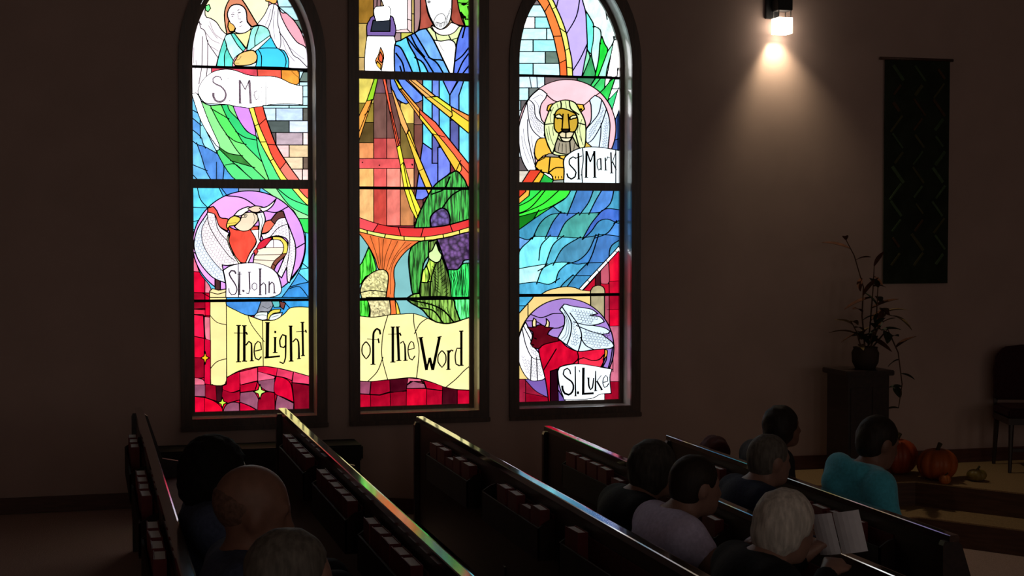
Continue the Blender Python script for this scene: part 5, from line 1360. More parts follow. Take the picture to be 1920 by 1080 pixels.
BOOK_COVER, BOOK_PAGES = make_book(0.158, 0.212, 0.046)
BOOK_COVER.materials.append(M_COVER)
BOOK_PAGES.materials.append(M_PAGES)
ORD = ['first', 'second', 'third', 'fourth', 'fifth']
ROWN = ['pew of the curly haired sitter', 'pew with orange to blue rail', 'pew with white to green rail', 'pew with pale rail', 'front pew']
for i in range(5):
    fz = PEW_TOP[i] - PEW_H
    for r, slots in enumerate(SLOTS[i]):
        ya = RACK_Y - r * RACK_PITCH
        cnt = 0
        for k, ch in enumerate(slots):
            if ch == '0':
                continue
            y = ya - 0.115 - k * 0.2 + random.uniform(-0.008, 0.008)
            b = empty('hymn_book', (PEW_X[i] - 0.034, y, fz + PEW_H - 0.07 - 0.2146 - (0.0 if ch == '1' else 0.0)))
            b.rotation_euler = (0, 0, random.uniform(-0.04, 0.04))
            if ch == '2':
                b.scale = (0.8, 0.92, 0.86)
            tag(b, '%s hymn book from the wall, %s rack, %s' % (ORD[cnt], ORD[r], ROWN[i]), 'book', 'hymn books in the pew racks')
            link('cover', BOOK_COVER, None, b)
            link('pages', BOOK_PAGES, None, b)
            cnt += 1

# ------------------------------------------------------------------ bench under the windows
b = empty('low_bench', (1.155, 10.86, floor_z(1.155)))
tag(b, 'low black bench against the wall under the angel and eagle window', 'bench')
M_BENCH = mat('black_bench_cloth', (0.012, 0.011, 0.012), 0.7, 0.3, 0.3, 30.0)
mb = MB(); mb.box(-0.71, 0.71, -0.17, 0.17, 0.36, 0.47); mb.build('seat', M_BENCH, b, bevel=0.012)
mb = MB(); mb.box(-0.69, 0.69, -0.155, 0.155, 0.28, 0.36); mb.build('apron', M_BENCH, b)
for sx in (-1, 1):
    for sy in (-1, 1):
        mb = MB(); dz = floor_z(1.155 + sx * 0.65) - floor_z(1.155)
        mb.box(sx * 0.65 - 0.025, sx * 0.65 + 0.025, sy * 0.125 - 0.025, sy * 0.125 + 0.025, dz, 0.28)
        mb.build('leg', M_BENCH, b)

# ------------------------------------------------------------------ wall lamp: black box over a frosted glass cube, lamp shining down
lx, lz = on_wall(1450, 51, WALL_Y)
lamp = empty('wall_lamp', (lx, WALL_Y, lz))
tag(lamp, 'lit wall lamp with a black housing and a glowing white glass cube', 'lamp')
mb = MB(); mb.box(-0.075, 0.035, -0.03, -0.001, 0.06, 0.36); mb.build('back_plate', M_BLACK, lamp, bevel=0.003)
mb = MB(); mb.box(-0.035, 0.085, -0.165, -0.04, 0.11, 0.40); mb.build('housing', M_BLACK, lamp, bevel=0.004)
mb = MB(); mb.box(-0.02, 0.02, -0.06, -0.03, 0.16, 0.20); mb.build('arm', M_BLACK, lamp)
mb = MB()
for px_, py_ in ((-0.025, -0.15), (0.075, -0.15), (-0.025, -0.055), (0.075, -0.055)):
    mb.box(px_ - 0.003, px_ + 0.003, py_ - 0.003, py_ + 0.003, 0.05, 0.11)
mb.build('bracket', mat('brushed_steel', (0.35, 0.34, 0.33), 0.35, 0.5, 0.1, 20, metal=1.0), lamp)
mb = MB()                                                   # open-bottomed glass cube
for a in ((-0.034, 0.084, -0.164, -0.160), (-0.034, 0.084, -0.045, -0.041), (-0.034, -0.030, -0.160, -0.045), (0.080, 0.084, -0.160, -0.045)):
    mb.box(*a, -0.065, 0.052)
mb.box(-0.034, 0.084, -0.164, -0.041, 0.052, 0.056)
sh = mb.build('glass_shade', emit_mat('lit_frosted_glass', (1.0, 0.86, 0.66), 6.5), lamp)
ld = bpy.data.lights.new('lamp_bulb', 'SPOT')
ld.energy = 48.0
ld.color = (1.0, 0.82, 0.54)
ld.spot_size = math.radians(104)
ld.spot_blend = 1.0
ld.shadow_soft_size = 0.018
lo = bpy.data.objects.new('lamp_bulb', ld)
COL.objects.link(lo)
lo.parent = lamp
lo.location = (0.0, -0.10, 0.0)
lo.rotation_euler = (math.radians(-6), 0, 0)

# ------------------------------------------------------------------ banner
bx0, bz1 = on_wall(1660, 112, WALL_Y - 0.03)
bx1, bz0 = on_wall(1777, 531, WALL_Y - 0.03)
ban = empty('banner', ((bx0 + bx1) / 2, WALL_Y, (bz0 + bz1) / 2))
tag(ban, 'long dark green banner with a diagonal leaf pattern hung on the wall', 'banner')
hw, hh = (bx1 - bx0) / 2, (bz1 - bz0) / 2
M_BANNER = mat('dark_green_banner_cloth', (0.026, 0.034, 0.022), 0.9, 0.1, 0.3, 6.0)
n = 24
V, F = [], []
for j in range(n + 1):
    for k in range(7):
        xx = -hw + 2 * hw * k / 6
        zz = hh - 2 * hh * j / n
        V.append((xx, -0.028 - 0.004 * math.sin(j * 0.5) * math.sin(k * 1.1), zz))
q = len(V)
V += [(x, y + 0.006, z) for x, y, z in V]
for j in range(n):
    for k in range(6):
        a = j * 7 + k
        F += [(a, a + 7, a + 8, a + 1), (q + a, q + a + 1, q + a + 8, q + a + 7)]
for j in range(n):
    F += [(j * 7, q + j * 7, q + j * 7 + 7, j * 7 + 7), (j * 7 + 6, j * 7 + 13, q + j * 7 + 13, q + j * 7 + 6)]
link('cloth', mesh_py('cloth', V, F), M_BANNER, ban)
mb = MB(); mb.tube([(-hw - 0.045, -0.024, hh + 0.012), (hw + 0.03, -0.024, hh + 0.012)], 0.012, 10)
mb.build('rod', M_WOODTRIM, ban, smooth=True)
strip_rng = random.Random(5)
SC = [(0.06, 0.095, 0.045), (0.085, 0.05, 0.025), (0.075, 0.12, 0.06), (0.08, 0.078, 0.034)]
for k in range(36):                                        # sewn-on slanting strips
    row = k // 3
    z = hh - 0.1 - row * (2 * hh - 0.16) / 12
    s = 1 if (row % 2) else -1
    x = -hw + 0.11 + (k % 3) * (2 * hw - 0.2) / 2 + strip_rng.uniform(-0.015, 0.015)
    l, wd = strip_rng.uniform(0.09, 0.17), strip_rng.uniform(0.007, 0.014)
    dx, dz = l * 0.62 * s, l * 0.78
    nx, nz = dz / l * wd, -dx / l * wd
    P = [(x - dx / 2 - nx, z - dz / 2 - nz), (x - dx / 2 + nx, z - dz / 2 + nz), (x + dx / 2 + nx, z + dz / 2 + nz), (x + dx / 2 - nx, z + dz / 2 - nz)]
    mb = MB(); mb.prism_y(P, -0.0365, -0.0325)
    c = SC[strip_rng.randrange(4)]
    mb.build('applique_strip', mat('banner_strip_%d' % SC.index(c), c, 0.9, 0.1, 0.2, 20), ban)

# ------------------------------------------------------------------ pedestal with a dried flower arrangement
ped = empty('pedestal', (5.66, 10.62, PLAT + 0.0005))
tag(ped, 'dark wooden pedestal carrying the tall dried arrangement', 'pedestal')
mb = MB(); mb.box(-0.17, 0.17, -0.17, 0.17, 0.05, 0.79); mb.build('body', M_PEW, ped)
mb = MB(); mb.box(-0.20, 0.20, -0.20, 0.20, 0.79, 0.83); mb.build('top', M_PEW, ped, bevel=0.006)
mb = MB(); mb.box(-0.19, 0.19, -0.19, 0.19, 0.0, 0.05); mb.build('base', M_PEW, ped, bevel=0.006)
for s in (-1, 1):
    mb = MB(); mb.box(s * 0.09 - 0.06, s * 0.09 + 0.06, -0.176, -0.17, 0.14, 0.70); mb.build('panel', M_PEW, ped)
arr = empty('dried_arrangement', (5.72, 10.62, PLAT + 0.831))
tag(arr, 'tall arrangement of dried stalks and trailing leaves in a pot on the pedestal', 'flowers')
M_POT = mat('dark_clay_pot', (0.05, 0.03, 0.022), 0.7, 0.3, 0.2, 12)
M_STALK = mat('dry_stalk', (0.09, 0.045, 0.02), 0.8, 0.2, 0.3, 20)
M_LEAFG = mat('dark_green_leaf', (0.028, 0.04, 0.018), 0.6, 0.4, 0.3, 20)
M_LEAFR = mat('dry_red_leaf', (0.10, 0.035, 0.018), 0.8, 0.2, 0.3, 20)
M_LEAFY = mat('dry_tan_leaf', (0.16, 0.10, 0.045), 0.8, 0.2, 0.3, 20)
mb = MB(); mb.lathe([(0.075, 0.0), (0.10, 0.05), (0.105, 0.12), (0.09, 0.15), (0.095, 0.165), (0.08, 0.165), (0.075, 0.14)], 20)
mb.build('pot', M_POT, arr, smooth=True)


def leaf_mesh(l, wd, bend):
    V, F = [], []
    m = 6
    for i in range(m + 1):
        t = i / m
        ww = wd * math.sin(math.pi * min(1, t * 0.92 + 0.06)) ** 0.8
        z = bend * t * t
        V += [(l * t, -ww, z + 0.25 * ww), (l * t, 0, z), (l * t, ww, z + 0.25 * ww)]
    for i in range(m):
        a = i * 3
        F += [(a, a + 1, a + 4, a + 3), (a + 1, a + 2, a + 5, a + 4)]
    q = len(V)
    V += [(x, y, z - 0.002) for x, y, z in V]
    F += [tuple(reversed([j + q for j in f])) for f in list(F)]
    return mesh_py('leaf', V, F)


LEAVES = [(leaf_mesh(0.20, 0.025, -0.05), M_LEAFR), (leaf_mesh(0.15, 0.034, -0.05), M_LEAFG), (leaf_mesh(0.17, 0.03, -0.09), M_LEAFY)]
for me, mm in LEAVES:
    me.materials.append(mm)
prng = random.Random(11)
STEMS = [([(0, 0, 0.12), (-0.03, 0, 0.4), (-0.01, 0.02, 0.62), (-0.10, 0, 0.86), (-0.17, 0, 0.98)], 0), ([(0.02, 0, 0.12), (0.05, 0.01, 0.4), (0.06, 0, 0.6), (0.08, 0.02, 0.78)], 0), ([(0.02, -0.02, 0.12), (0.06, -0.05, 0.3), (0.08, -0.04, 0.62)], 1),
         ([(-0.03, 0, 0.14), (-0.1, -0.05, 0.28), (-0.15, -0.06, 0.36)], 2), ([(0.05, 0, 0.15), (0.16, -0.05, 0.30), (0.24, -0.07, 0.12), (0.27, -0.08, -0.12), (0.23, -0.1, -0.30)], 1), ([(0.04, 0, 0.15), (0.15, 0, 0.42), (0.21, -0.02, 0.40)], 2), ([(0.0, -0.03, 0.14), (0.02, -0.12, 0.34), (0.05, -0.16, 0.3)], 1)]
for pts, kind in STEMS:
    P = [Vector(p) for p in smooth_pts(pts, False, 4)]
    fine = []
    for a, b2 in zip(pts, pts[1:]):
        for t in (0, 0.5):
            fine.append(Vector(a).lerp(Vector(b2), t))
    fine.append(Vector(pts[-1]))
    mb = MB(); mb.tube(fine, [0.007 * (1 - 0.6 * i / len(fine)) for i in range(len(fine))], 6)
    mb.build('stem', M_STALK, arr)
    nl = 9 if kind == 1 else 7
    for k in range(nl):
        t = (k + 1) / nl * (len(fine) - 1)
        i0 = min(int(t), len(fine) - 2)
        p = fine[i0].lerp(fine[i0 + 1], t - i0)
        if p.z < 0.17 and abs(p.x) < 0.12:
            continue
        me = LEAVES[kind if prng.random() < 0.75 else prng.randrange(3)][0]
        o = link('leaf', me, None, arr, p, (prng.uniform(-0.4, 0.4), prng.uniform(-1.1, 0.3), prng.uniform(0, 6.28)))
        s = prng.uniform(0.7, 1.15)
        o.scale = (s, s, s)

# ------------------------------------------------------------------ chancel chair
ch = empty('side_chair', (7.19, 10.64, PLAT + 0.002), math.radians(-18))
tag(ch, 'dark burgundy upholstered side chair standing on the chancel platform', 'chair')
M_BURG = mat('burgundy_upholstery', (0.030, 0.006, 0.010), 0.85, 0.2, 0.3, 50, 0.2)
M_CHW = mat('dark_chair_wood', (0.028, 0.014, 0.010), 0.4, 0.4, 0.3, 6, stretch=(10, 10, 1))
bk = [(-0.235, 0.52), (-0.24, 0.75), (-0.225, 0.88), (-0.16, 0.945), (0, 0.965), (0.16, 0.945), (0.225, 0.88), (0.24, 0.75), (0.235, 0.52)]
mb = MB(); mb.prism_y(bk, 0.20, 0.255); mb.build('backrest', M_BURG, ch, bevel=0.012)
mb = MB(); mb.box(-0.25, 0.25, -0.24, 0.20, 0.42, 0.50); mb.build('seat', M_BURG, ch, bevel=0.02)
mb = MB(); mb.box(-0.24, 0.24, -0.23, 0.24, 0.37, 0.42); mb.build('seat_frame', M_CHW, ch)
for sx in (-1, 1):
    for sy in (-1, 1):
        mb = MB(); mb.tube([(sx * 0.215, sy * 0.21, 0.375), (sx * 0.23, sy * 0.235, 0.0)], [0.022, 0.014], 8)
        mb.build('leg', M_CHW, ch)
    mb = MB(); mb.box(sx * 0.225 - 0.015, sx * 0.225 + 0.015, 0.212, 0.242, 0.42, 0.53); mb.build('back_post', M_CHW, ch)
mb = MB(); mb.box(-0.215, 0.215, -0.225, -0.2, 0.16, 0.185); mb.build('stretcher', M_CHW, ch)

# ------------------------------------------------------------------ pumpkins and gourds on the platform edge
def pumpkin(name, label, x, y, r, hgt, rgb, lobes=10, lean=0.0):
    o = empty(name, (x, y, PLAT))
    tag(o, label, 'pumpkin' if 'pumpkin' in name else 'gourd', 'harvest fruit on the platform')
    prof = []
    for i in range(13):
        a = math.pi * i / 12
        rr = r * max(0.10, math.sin(a)) ** 0.75
        z = hgt / 2 - hgt / 2 * math.cos(a)
        if i == 12:
            z -= hgt * 0.08
        prof.append((rr if 0 < i < 12 else r * 0.12, max(0.0, z)))
    mb = MB(); mb.lathe(prof, 60, lobes, 0.13)
    mb.build('rind', mat('rind_%s' % label[:8].replace(' ', '_'), rgb, 0.45, 0.4, 0.2, 6.0), o, smooth=True)
    mb = MB(); mb.tube([(0, 0, hgt * 0.88), (0.008, 0, hgt * 1.02), (0.03, 0.01, hgt * 1.02 + r * 0.2)], [r * 0.14, r * 0.10, r * 0.12], 8)
    mb.build('stem', mat('dry_fruit_stem', (0.06, 0.045, 0.02), 0.8, 0.2, 0.2, 20), o)
    return o


pumpkin('pumpkin', 'large ribbed orange pumpkin with a dark stem on the platform edge', 6.19, 10.36, 0.155, 0.235, (0.42, 0.085, 0.012))
pumpkin('pumpkin', 'wide red orange pumpkin half hidden behind the teal hooded sitter', 6.04, 10.70, 0.165, 0.27, (0.36, 0.05, 0.012))
pumpkin('gourd', 'small orange gourd in front of the large pumpkin', 6.13, 10.15, 0.045, 0.07, (0.45, 0.12, 0.02), 8)
pumpkin('gourd', 'yellow green gourd beside the large pumpkin', 6.44, 10.22, 0.075, 0.09, (0.22, 0.15, 0.03), 8)
# ------------------------------------------------------------------ people: one continuous body from blended volumes
def surface_nets(D, lo, h):
    """Quad mesh of the zero level of a sampled distance field."""
    S_ = D < 0
    nx, ny, nz = D.shape
    c = np.zeros((nx - 1, ny - 1, nz - 1), int)
    for i in (0, 1):
        for j in (0, 1):
            for k in (0, 1):
                c += S_[i:nx - 1 + i, j:ny - 1 + j, k:nz - 1 + k]
    act = (c > 0) & (c < 8)
    idx = -np.ones(act.shape, int)
    cells = np.argwhere(act)
    idx[act] = np.arange(len(cells))
    acc = np.zeros((len(cells), 3))
    cnt = np.zeros(len(cells))
    I, J, K = cells.T
    corners = [(i, j, k) for i in (0, 1) for j in (0, 1) for k in (0, 1)]
    for a in corners:
        for ax in range(3):
            if a[ax] == 0:
                b = list(a); b[ax] = 1
                da = D[I + a[0], J + a[1], K + a[2]]
                db = D[I + b[0], J + b[1], K + b[2]]
                m = (da < 0) != (db < 0)
                t = np.where(m, da / np.where(m, da - db, 1), 0)
                p = np.tile(np.array(a, float), (len(cells), 1))
                p[:, ax] += t
                acc[m] += p[m]
                cnt[m] += 1
    V = lo + (cells + acc / np.maximum(cnt, 1)[:, None]) * h
    F = []
    for ax in range(3):
        u, v = [(1, 2), (2, 0), (0, 1)][ax]
        a = S_.take(range(0, D.shape[ax] - 1), ax)
        b = S_.take(range(1, D.shape[ax]), ax)
        E = np.argwhere(a != b)
        ok = (E[:, u] > 0) & (E[:, v] > 0) & (E[:, u] < D.shape[u] - 1) & (E[:, v] < D.shape[v] - 1)
        E = E[ok]
        fl = a[tuple(E.T)]
        q = []
        for du, dv in ((0, 0), (1, 0), (1, 1), (0, 1)):
            e = E.copy()
            e[:, u] -= du
            e[:, v] -= dv
            q.append(idx[tuple(e.T)])
        Q = np.stack(q, 1)
        Q[~fl] = Q[~fl][:, ::-1]
        F.append(Q)
    F = np.concatenate(F)
    return V, F[:, ::-1]


def cone(G, a, b, ra, rb):
    a, b = np.array(a, np.float32), np.array(b, np.float32)
    ab = b - a
    t = np.clip(((G - a) @ ab) / (ab @ ab + 1e-12), 0, 1)
    return np.linalg.norm(G - a - t[..., None] * ab, axis=-1) - (ra + (rb - ra) * t)


def ell(G, c, r):
    r = np.array(r, np.float32)
    q = (G - np.array(c, np.float32)) / r
    k = np.linalg.norm(q, axis=-1)
    return (k - 1) * k / (np.linalg.norm(q / r, axis=-1) + 1e-9)


def smin(ds, k=60.0):
    m = np.minimum.reduce(ds)
    return m - np.log(sum(np.exp(-k * np.clip(d - m, 0, 0.5)) for d in ds)) / k


def grid(lo, hi, h):
    lo, hi = np.array(lo, float), np.array(hi, float)
    n = np.ceil((hi - lo) / h).astype(int) + 1
    g = np.stack(np.meshgrid(*[lo[i] + h * np.arange(n[i]) for i in range(3)], indexing='ij'), -1).astype(np.float32)
    return g, lo


def mesh_np(name, V, F):
    me = bpy.data.meshes.new(name)
    me.vertices.add(len(V))
    me.vertices.foreach_set('co', np.asarray(V, np.float32).ravel())
    me.loops.add(F.size)
    me.loops.foreach_set('vertex_index', F.ravel().astype(np.int32))
    me.polygons.add(len(F))
    me.polygons.foreach_set('loop_start', np.arange(0, F.size, 4, dtype=np.int32))
    me.polygons.foreach_set('loop_total', np.full(len(F), 4, np.int32))
    me.update(calc_edges=True)
    me.validate()
    me.polygons.foreach_set('use_smooth', [True] * len(me.polygons))
    return me


def relax(V, F, it=2):
    """A little Laplacian smoothing takes the sampling steps out."""
    e = np.concatenate([F[:, [0, 1]], F[:, [1, 2]], F[:, [2, 3]], F[:, [3, 0]]])
    for _ in range(it):
        s_ = np.zeros_like(V)
        n_ = np.zeros(len(V))
        np.add.at(s_, e[:, 0], V[e[:, 1]])
        np.add.at(s_, e[:, 1], V[e[:, 0]])
        np.add.at(n_, e[:, 0], 1)
        np.add.at(n_, e[:, 1], 1)
        V = V * 0.5 + 0.5 * s_ / np.maximum(n_, 1)[:, None]
    return V


def finger_hand(wrist, direction, up, side, curl):
    """Capsules for a palm, four unequal fingers and a thumb. side: +1 thumb towards up x direction."""
    w_, d, u = np.array(wrist, float), np.array(direction, float), np.array(up, float)
    d /= np.linalg.norm(d)
    u = u - d * (u @ d)
    u /= np.linalg.norm(u)
    s = np.cross(u, d) * side
    C = [(w_, w_ + d * 0.05, 0.026, 0.028)]
    for k, (off, ln) in enumerate(((0.030, 0.068), (0.010, 0.076), (-0.010, 0.071), (-0.029, 0.056))):
        b0 = w_ + d * 0.03 + s * off * 0.7
        b1 = w_ + d * 0.085 + s * off
        C.append((b0, b1, 0.015, 0.0105))
        m1 = b1 + (d * math.cos(curl) - u * math.sin(curl)) * ln * 0.5
        m2 = m1 + (d * math.cos(curl * 2) - u * math.sin(curl * 2)) * ln * 0.5
        C += [(b1, m1, 0.0105, 0.0095), (m1, m2, 0.0095, 0.008)]
    t0 = w_ + d * 0.02 + s * 0.022
    t1 = t0 + d * 0.035 + s * 0.03 - u * 0.01
    C += [(t0, t1, 0.015, 0.0125), (t1, t1 + d * 0.035 + s * 0.006 - u * 0.012, 0.0125, 0.0095)]
    return C


PERSON_N = [0]


def make_person(label, x, y, fz, top, skin, hair, cloth, trousers, lean=0.05, yaw=0.0, pitch=0.0, head_yaw=0.0, style='short', sleeves='long', hood=False, arms=None, bulk=1.0, head_k=1.0, shoulders=1.0, drop=-0.04):
    """Seated figure facing +X; (x, y) under the pelvis, fz the floor there, top the height of the head's crown above the floor."""
    k = (top - 0.45) / (1.275 - 0.45)
    def P(a, b, c):                       # torso points scale with the sitter
        return (a + lean * max(0.0, (c - 0.5)) / 0.6, b, 0.45 + (c - 0.45) * k)
    hip, waist, chest, neck0, neck1 = (-0.02, 0, 0.575), P(-0.03, 0, 0.70), P(-0.02, 0, 0.86), P(0.0, 0, 0.985), P(0.03, 0, 1.06)
    hc = np.array(P(0.055, 0, 1.155))
    cy_, sy_ = math.cos(head_yaw), math.sin(head_yaw)
    cp_, sp_ = math.cos(pitch), math.sin(pitch)
    Rh = np.array([[cy_, -sy_, 0], [sy_, cy_, 0], [0, 0, 1]]) @ np.array([[cp_, 0, sp_], [0, 1, 0], [-sp_, 0, cp_]])
    sw = 0.185 * shoulders
    sh = [P(-0.02, s * sw, 0.93) for s in (-1, 1)]
    if arms is None:
        arms = {}
    armpts = []
    for q, s in enumerate((-1, 1)):
        el, wr, curl = arms.get(s, (P(0.06, s * (sw + 0.06), 0.68), (0.31 + lean, s * 0.10, 0.60), 0.55))
        armpts.append((sh[q], np.array(el, float), np.array(wr, float), curl, s))
    h = 0.0115
    loC, hiC = np.array([-0.30, -0.42, 0.0]), np.array([0.66, 0.42, max(top + 0.12, 1.2)])
    for a in armpts:
        loC = np.minimum(loC, np.minimum(a[1], a[2]) - 0.2)
        hiC = np.maximum(hiC, np.maximum(a[1], a[2]) + 0.2)
    loC[2] = drop - 0.03
    G, lo = grid(loC, hiC, h)

    def sub(p, r):
        p = np.array(p, float)
        i0 = np.maximum(((p - r - lo) / h).astype(int), 0)
        i1 = np.ceil((p + r - lo) / h).astype(int) + 1
        return tuple(slice(int(u_), int(v_)) for u_, v_ in zip(i0, i1))

    FAR = np.full(G.shape[:3], 0.5, np.float32)
    top_s = (slice(None), slice(None), slice(max(0, int((0.40 - lo[2]) / h)), None))      # torso and arms live up here
    Gt = G[top_s]
    low_s = (slice(None), slice(None), slice(0, int((0.70 - lo[2]) / h)))
    Gl = G[low_s]

    def put(sl, d):
        o_ = FAR.copy()
        o_[sl] = d
        return o_
    torso = [ell(Gt, hip, (0.125 * bulk, 0.175 * bulk, 0.12)), ell(Gt, waist, (0.11 * bulk, 0.155 * bulk, 0.16 * k)), ell(Gt, chest, (0.115 * bulk, 0.175 * bulk, 0.17 * k)), cone(Gt, sh[0], sh[1], 0.062, 0.062)]
    upper = [cone(Gt, a[0], a[1], 0.056 * bulk, 0.044 * bulk) for a in armpts]
    fore = [cone(Gt, a[1], a[2], 0.043, 0.028) for a in armpts]
    LZ = 0.535
    legs_u = [cone(Gl, (0.0, s * 0.095, LZ), (0.42, s * 0.115, LZ), 0.082 * bulk, 0.062) for s in (-1, 1)]
    legs_l = [cone(Gl, (0.42, s * 0.115, LZ), (0.40, s * 0.115, 0.10 + drop), 0.060, 0.040) for s in (-1, 1)]
    feet = [cone(Gl, (0.38, s * 0.115, 0.055 + drop), (0.54, s * 0.13, 0.043 + drop), 0.043, 0.034) for s in (-1, 1)]
    hs = sub(hc, 0.27 * head_k)
    Hh = ((G[hs] - hc.astype(np.float32)) @ Rh.astype(np.float32)) / head_k
    cran = ell(Hh, (-0.012, 0, 0.03), (0.098, 0.077, 0.092))
    jaw = ell(Hh, (0.030, 0, -0.045), (0.066, 0.058, 0.075))
    chin = ell(Hh, (0.068, 0, -0.095), (0.026, 0.028, 0.022))
    nose = cone(Hh, (0.083, 0, 0.01), (0.105, 0, -0.028), 0.010, 0.015)
    brow = cone(Hh, (0.074, -0.035, 0.024), (0.074, 0.035, 0.024), 0.014, 0.014)
    lips = cone(Hh, (0.088, -0.016, -0.062), (0.088, 0.016, -0.062), 0.009, 0.009)
    ears = [ell(Hh, (0.0, s * 0.076, -0.008), (0.020, 0.011, 0.032)) for s in (-1, 1)]
    head = smin([cran, jaw, chin], 70)
    sock = np.minimum(ell(Hh, (0.096, -0.031, 0.004), (0.018, 0.016, 0.011)), ell(Hh, (0.096, 0.031, 0.004), (0.018, 0.016, 0.011)))
    head = np.maximum(smin([head, nose, brow, lips] + ears, 130), -sock) * head_k
    neck = cone(Gt, neck0, neck1, 0.062, 0.056)
    trunk = smin(torso + upper + fore + [neck], 45)
    legs = smin(legs_u + legs_l + feet, 45)
    body = smin([put(top_s, trunk), put(low_s, legs)], 45)
    body[hs] = smin([body[hs], head], 60)
    for a in armpts:
        dr = a[2] - a[1]
        up = np.array((0, 0, 1.0)) if abs(dr[2]) < 0.8 * np.linalg.norm(dr) else np.array((1.0, 0, 0))
        ws = sub(a[2] + dr / np.linalg.norm(dr) * 0.08, 0.17)
        body[ws] = smin([body[ws], smin([cone(G[ws], *c) for c in finger_hand(a[2], dr, up, a[4], a[3])], 220)], 130)
    V, F = surface_nets(body, lo, h)
    V = relax(V, F, 1)
    o = link('person', mesh_np('person', V, F), skin)
    o.location = (x, y, fz)
    o.rotation_euler = (0, 0, yaw)
    tag(o, label, 'person', 'people seated in the pews')

    def child(name, D, m, it=2, sl=None):
        V, F = surface_nets(D, lo if sl is None else lo + h * np.array([q_.start or 0 for q_ in sl]), h)
        if len(F):
            link(name, mesh_np(name, relax(V, F, it), F), m, o)
    # upper garment: follows the body, ends at neckline, cuffs and hips
    parts = torso + upper + (fore if sleeves == 'long' else [])
    top_d = smin(parts, 42) - 0.014
    if sleeves == 'short':
        for a in armpts:
            mid = np.array(a[0]) * 0.35 + a[1] * 0.65
            ax = a[1] - np.array(a[0]); ax /= np.linalg.norm(ax)
            near = cone(Gt, a[0], a[1], 0.10, 0.10)
            cut = np.where(near < 0.03, (Gt - mid) @ ax, -1.0)
            top_d = np.maximum(top_d, cut)
    else:
        for a in armpts:
            ax = a[2] - a[1]; ax /= np.linalg.norm(ax)
            near = cone(Gt, a[1], a[2] + ax * 0.1, 0.07, 0.07)
            top_d = np.maximum(top_d, np.where(near < 0.02, (Gt - (a[2] - ax * 0.01)) @ ax, -1.0))
    nk = np.array(neck0) + np.array((0.01, 0, 0.025))
    top_d = np.maximum(top_d, -(cone(Gt, nk, nk + np.array((0.02, 0, 0.2)), 0.066, 0.09)))
    top_d = np.maximum(top_d, 0.50 - Gt[..., 2] - 0.02)
    if hood:
        hd = smin([cone(Gt, P(-0.10, -0.12, 1.0), P(-0.16, 0.0, 0.93), 0.05, 0.075), cone(Gt, P(-0.16, 0.0, 0.93), P(-0.10, 0.12, 1.0), 0.075, 0.05), cone(Gt, P(0.02, -0.115, 0.99), P(-0.10, -0.12, 1.0), 0.035, 0.05),
                   cone(Gt, P(0.02, 0.115, 0.99), P(-0.10, 0.12, 1.0), 0.035, 0.05), ell(Gt, P(-0.15, 0, 1.01), (0.062, 0.125, 0.085))], 80)
        top_d = smin([top_d, hd], 110)
    child('hooded_top' if hood else 'shirt', top_d, cloth, sl=top_s)
    tr = smin([ell(Gl, hip, (0.125 * bulk, 0.175 * bulk, 0.12))] + legs_u + legs_l, 45) - 0.012
    tr = np.maximum(tr, 0.10 + drop - Gl[..., 2])
    tr = np.maximum(tr, Gl[..., 2] - 0.62)
    child('trousers', tr, trousers, sl=low_s)
    for s, f in zip((-1, 1), feet):
        sd = np.maximum(f - 0.011, 0.004 + drop - Gl[..., 2])
        child('shoe', np.maximum(sd, Gl[..., 2] - 0.10 - drop), M_SHOE, sl=low_s)
    # hair
    if style == 'curly':
        hd = smin([ell(Hh, (-0.035, 0, 0.035), (0.125, 0.125, 0.122)), ell(Hh, (-0.06, 0, -0.05), (0.10, 0.115, 0.10))], 40)
        wob = 0.010 * np.sin(Hh[..., 0] * 90) * np.sin(Hh[..., 1] * 85 + 1) * np.sin(Hh[..., 2] * 88 + 2)
        hd = np.maximum(hd + wob, -ell(Hh, (0.12, 0, -0.04), (0.095, 0.085, 0.115)))
    elif style == 'bob':
        hd = smin([ell(Hh, (-0.018, 0, 0.036), (0.110, 0.092, 0.100)), ell(Hh, (-0.035, 0, -0.045), (0.082, 0.090, 0.085))], 45)
        wob = 0.004 * np.sin(Hh[..., 0] * 70 + 3 * Hh[..., 2] * 20) * np.sin(Hh[..., 1] * 75)
        hd = np.maximum(hd + wob, -ell(Hh, (0.125, 0, -0.05), (0.092, 0.072, 0.115)))
    elif style == 'fringe':
        hd = np.maximum(cran - 0.005, smin([cran, jaw], 70) - 0.005)
        hd = np.maximum(hd, Hh[..., 2] - 0.012 + 0.35 * Hh[..., 0])
        hd = np.maximum(hd, Hh[..., 0] + 0.012)
        hd = np.maximum(hd, -0.065 - Hh[..., 2])
        hd = np.maximum(hd, -(ears[0] - 0.006)); hd = np.maximum(hd, -(ears[1] - 0.006))
    else:
        hd = smin([ell(Hh, (-0.016, 0, 0.036), (0.106, 0.086, 0.098)), ell(Hh, (-0.045, 0, -0.03), (0.062, 0.073, 0.068))], 55)
        wob = 0.003 * np.sin(Hh[..., 0] * 95) * np.sin(Hh[..., 1] * 90 + 1) * np.sin(Hh[..., 2] * 85)
        hd = np.maximum(hd + wob, -ell(Hh, (0.12, 0, -0.035), (0.085, 0.075, 0.105)))
        hd = np.maximum(hd, -ell(Hh, (0.012, 0.09, -0.02), (0.032, 0.032, 0.042)))
        hd = np.maximum(hd, -ell(Hh, (0.012, -0.09, -0.02), (0.032, 0.032, 0.042)))
    child('hair', hd * head_k, hair, 1, sl=hs)
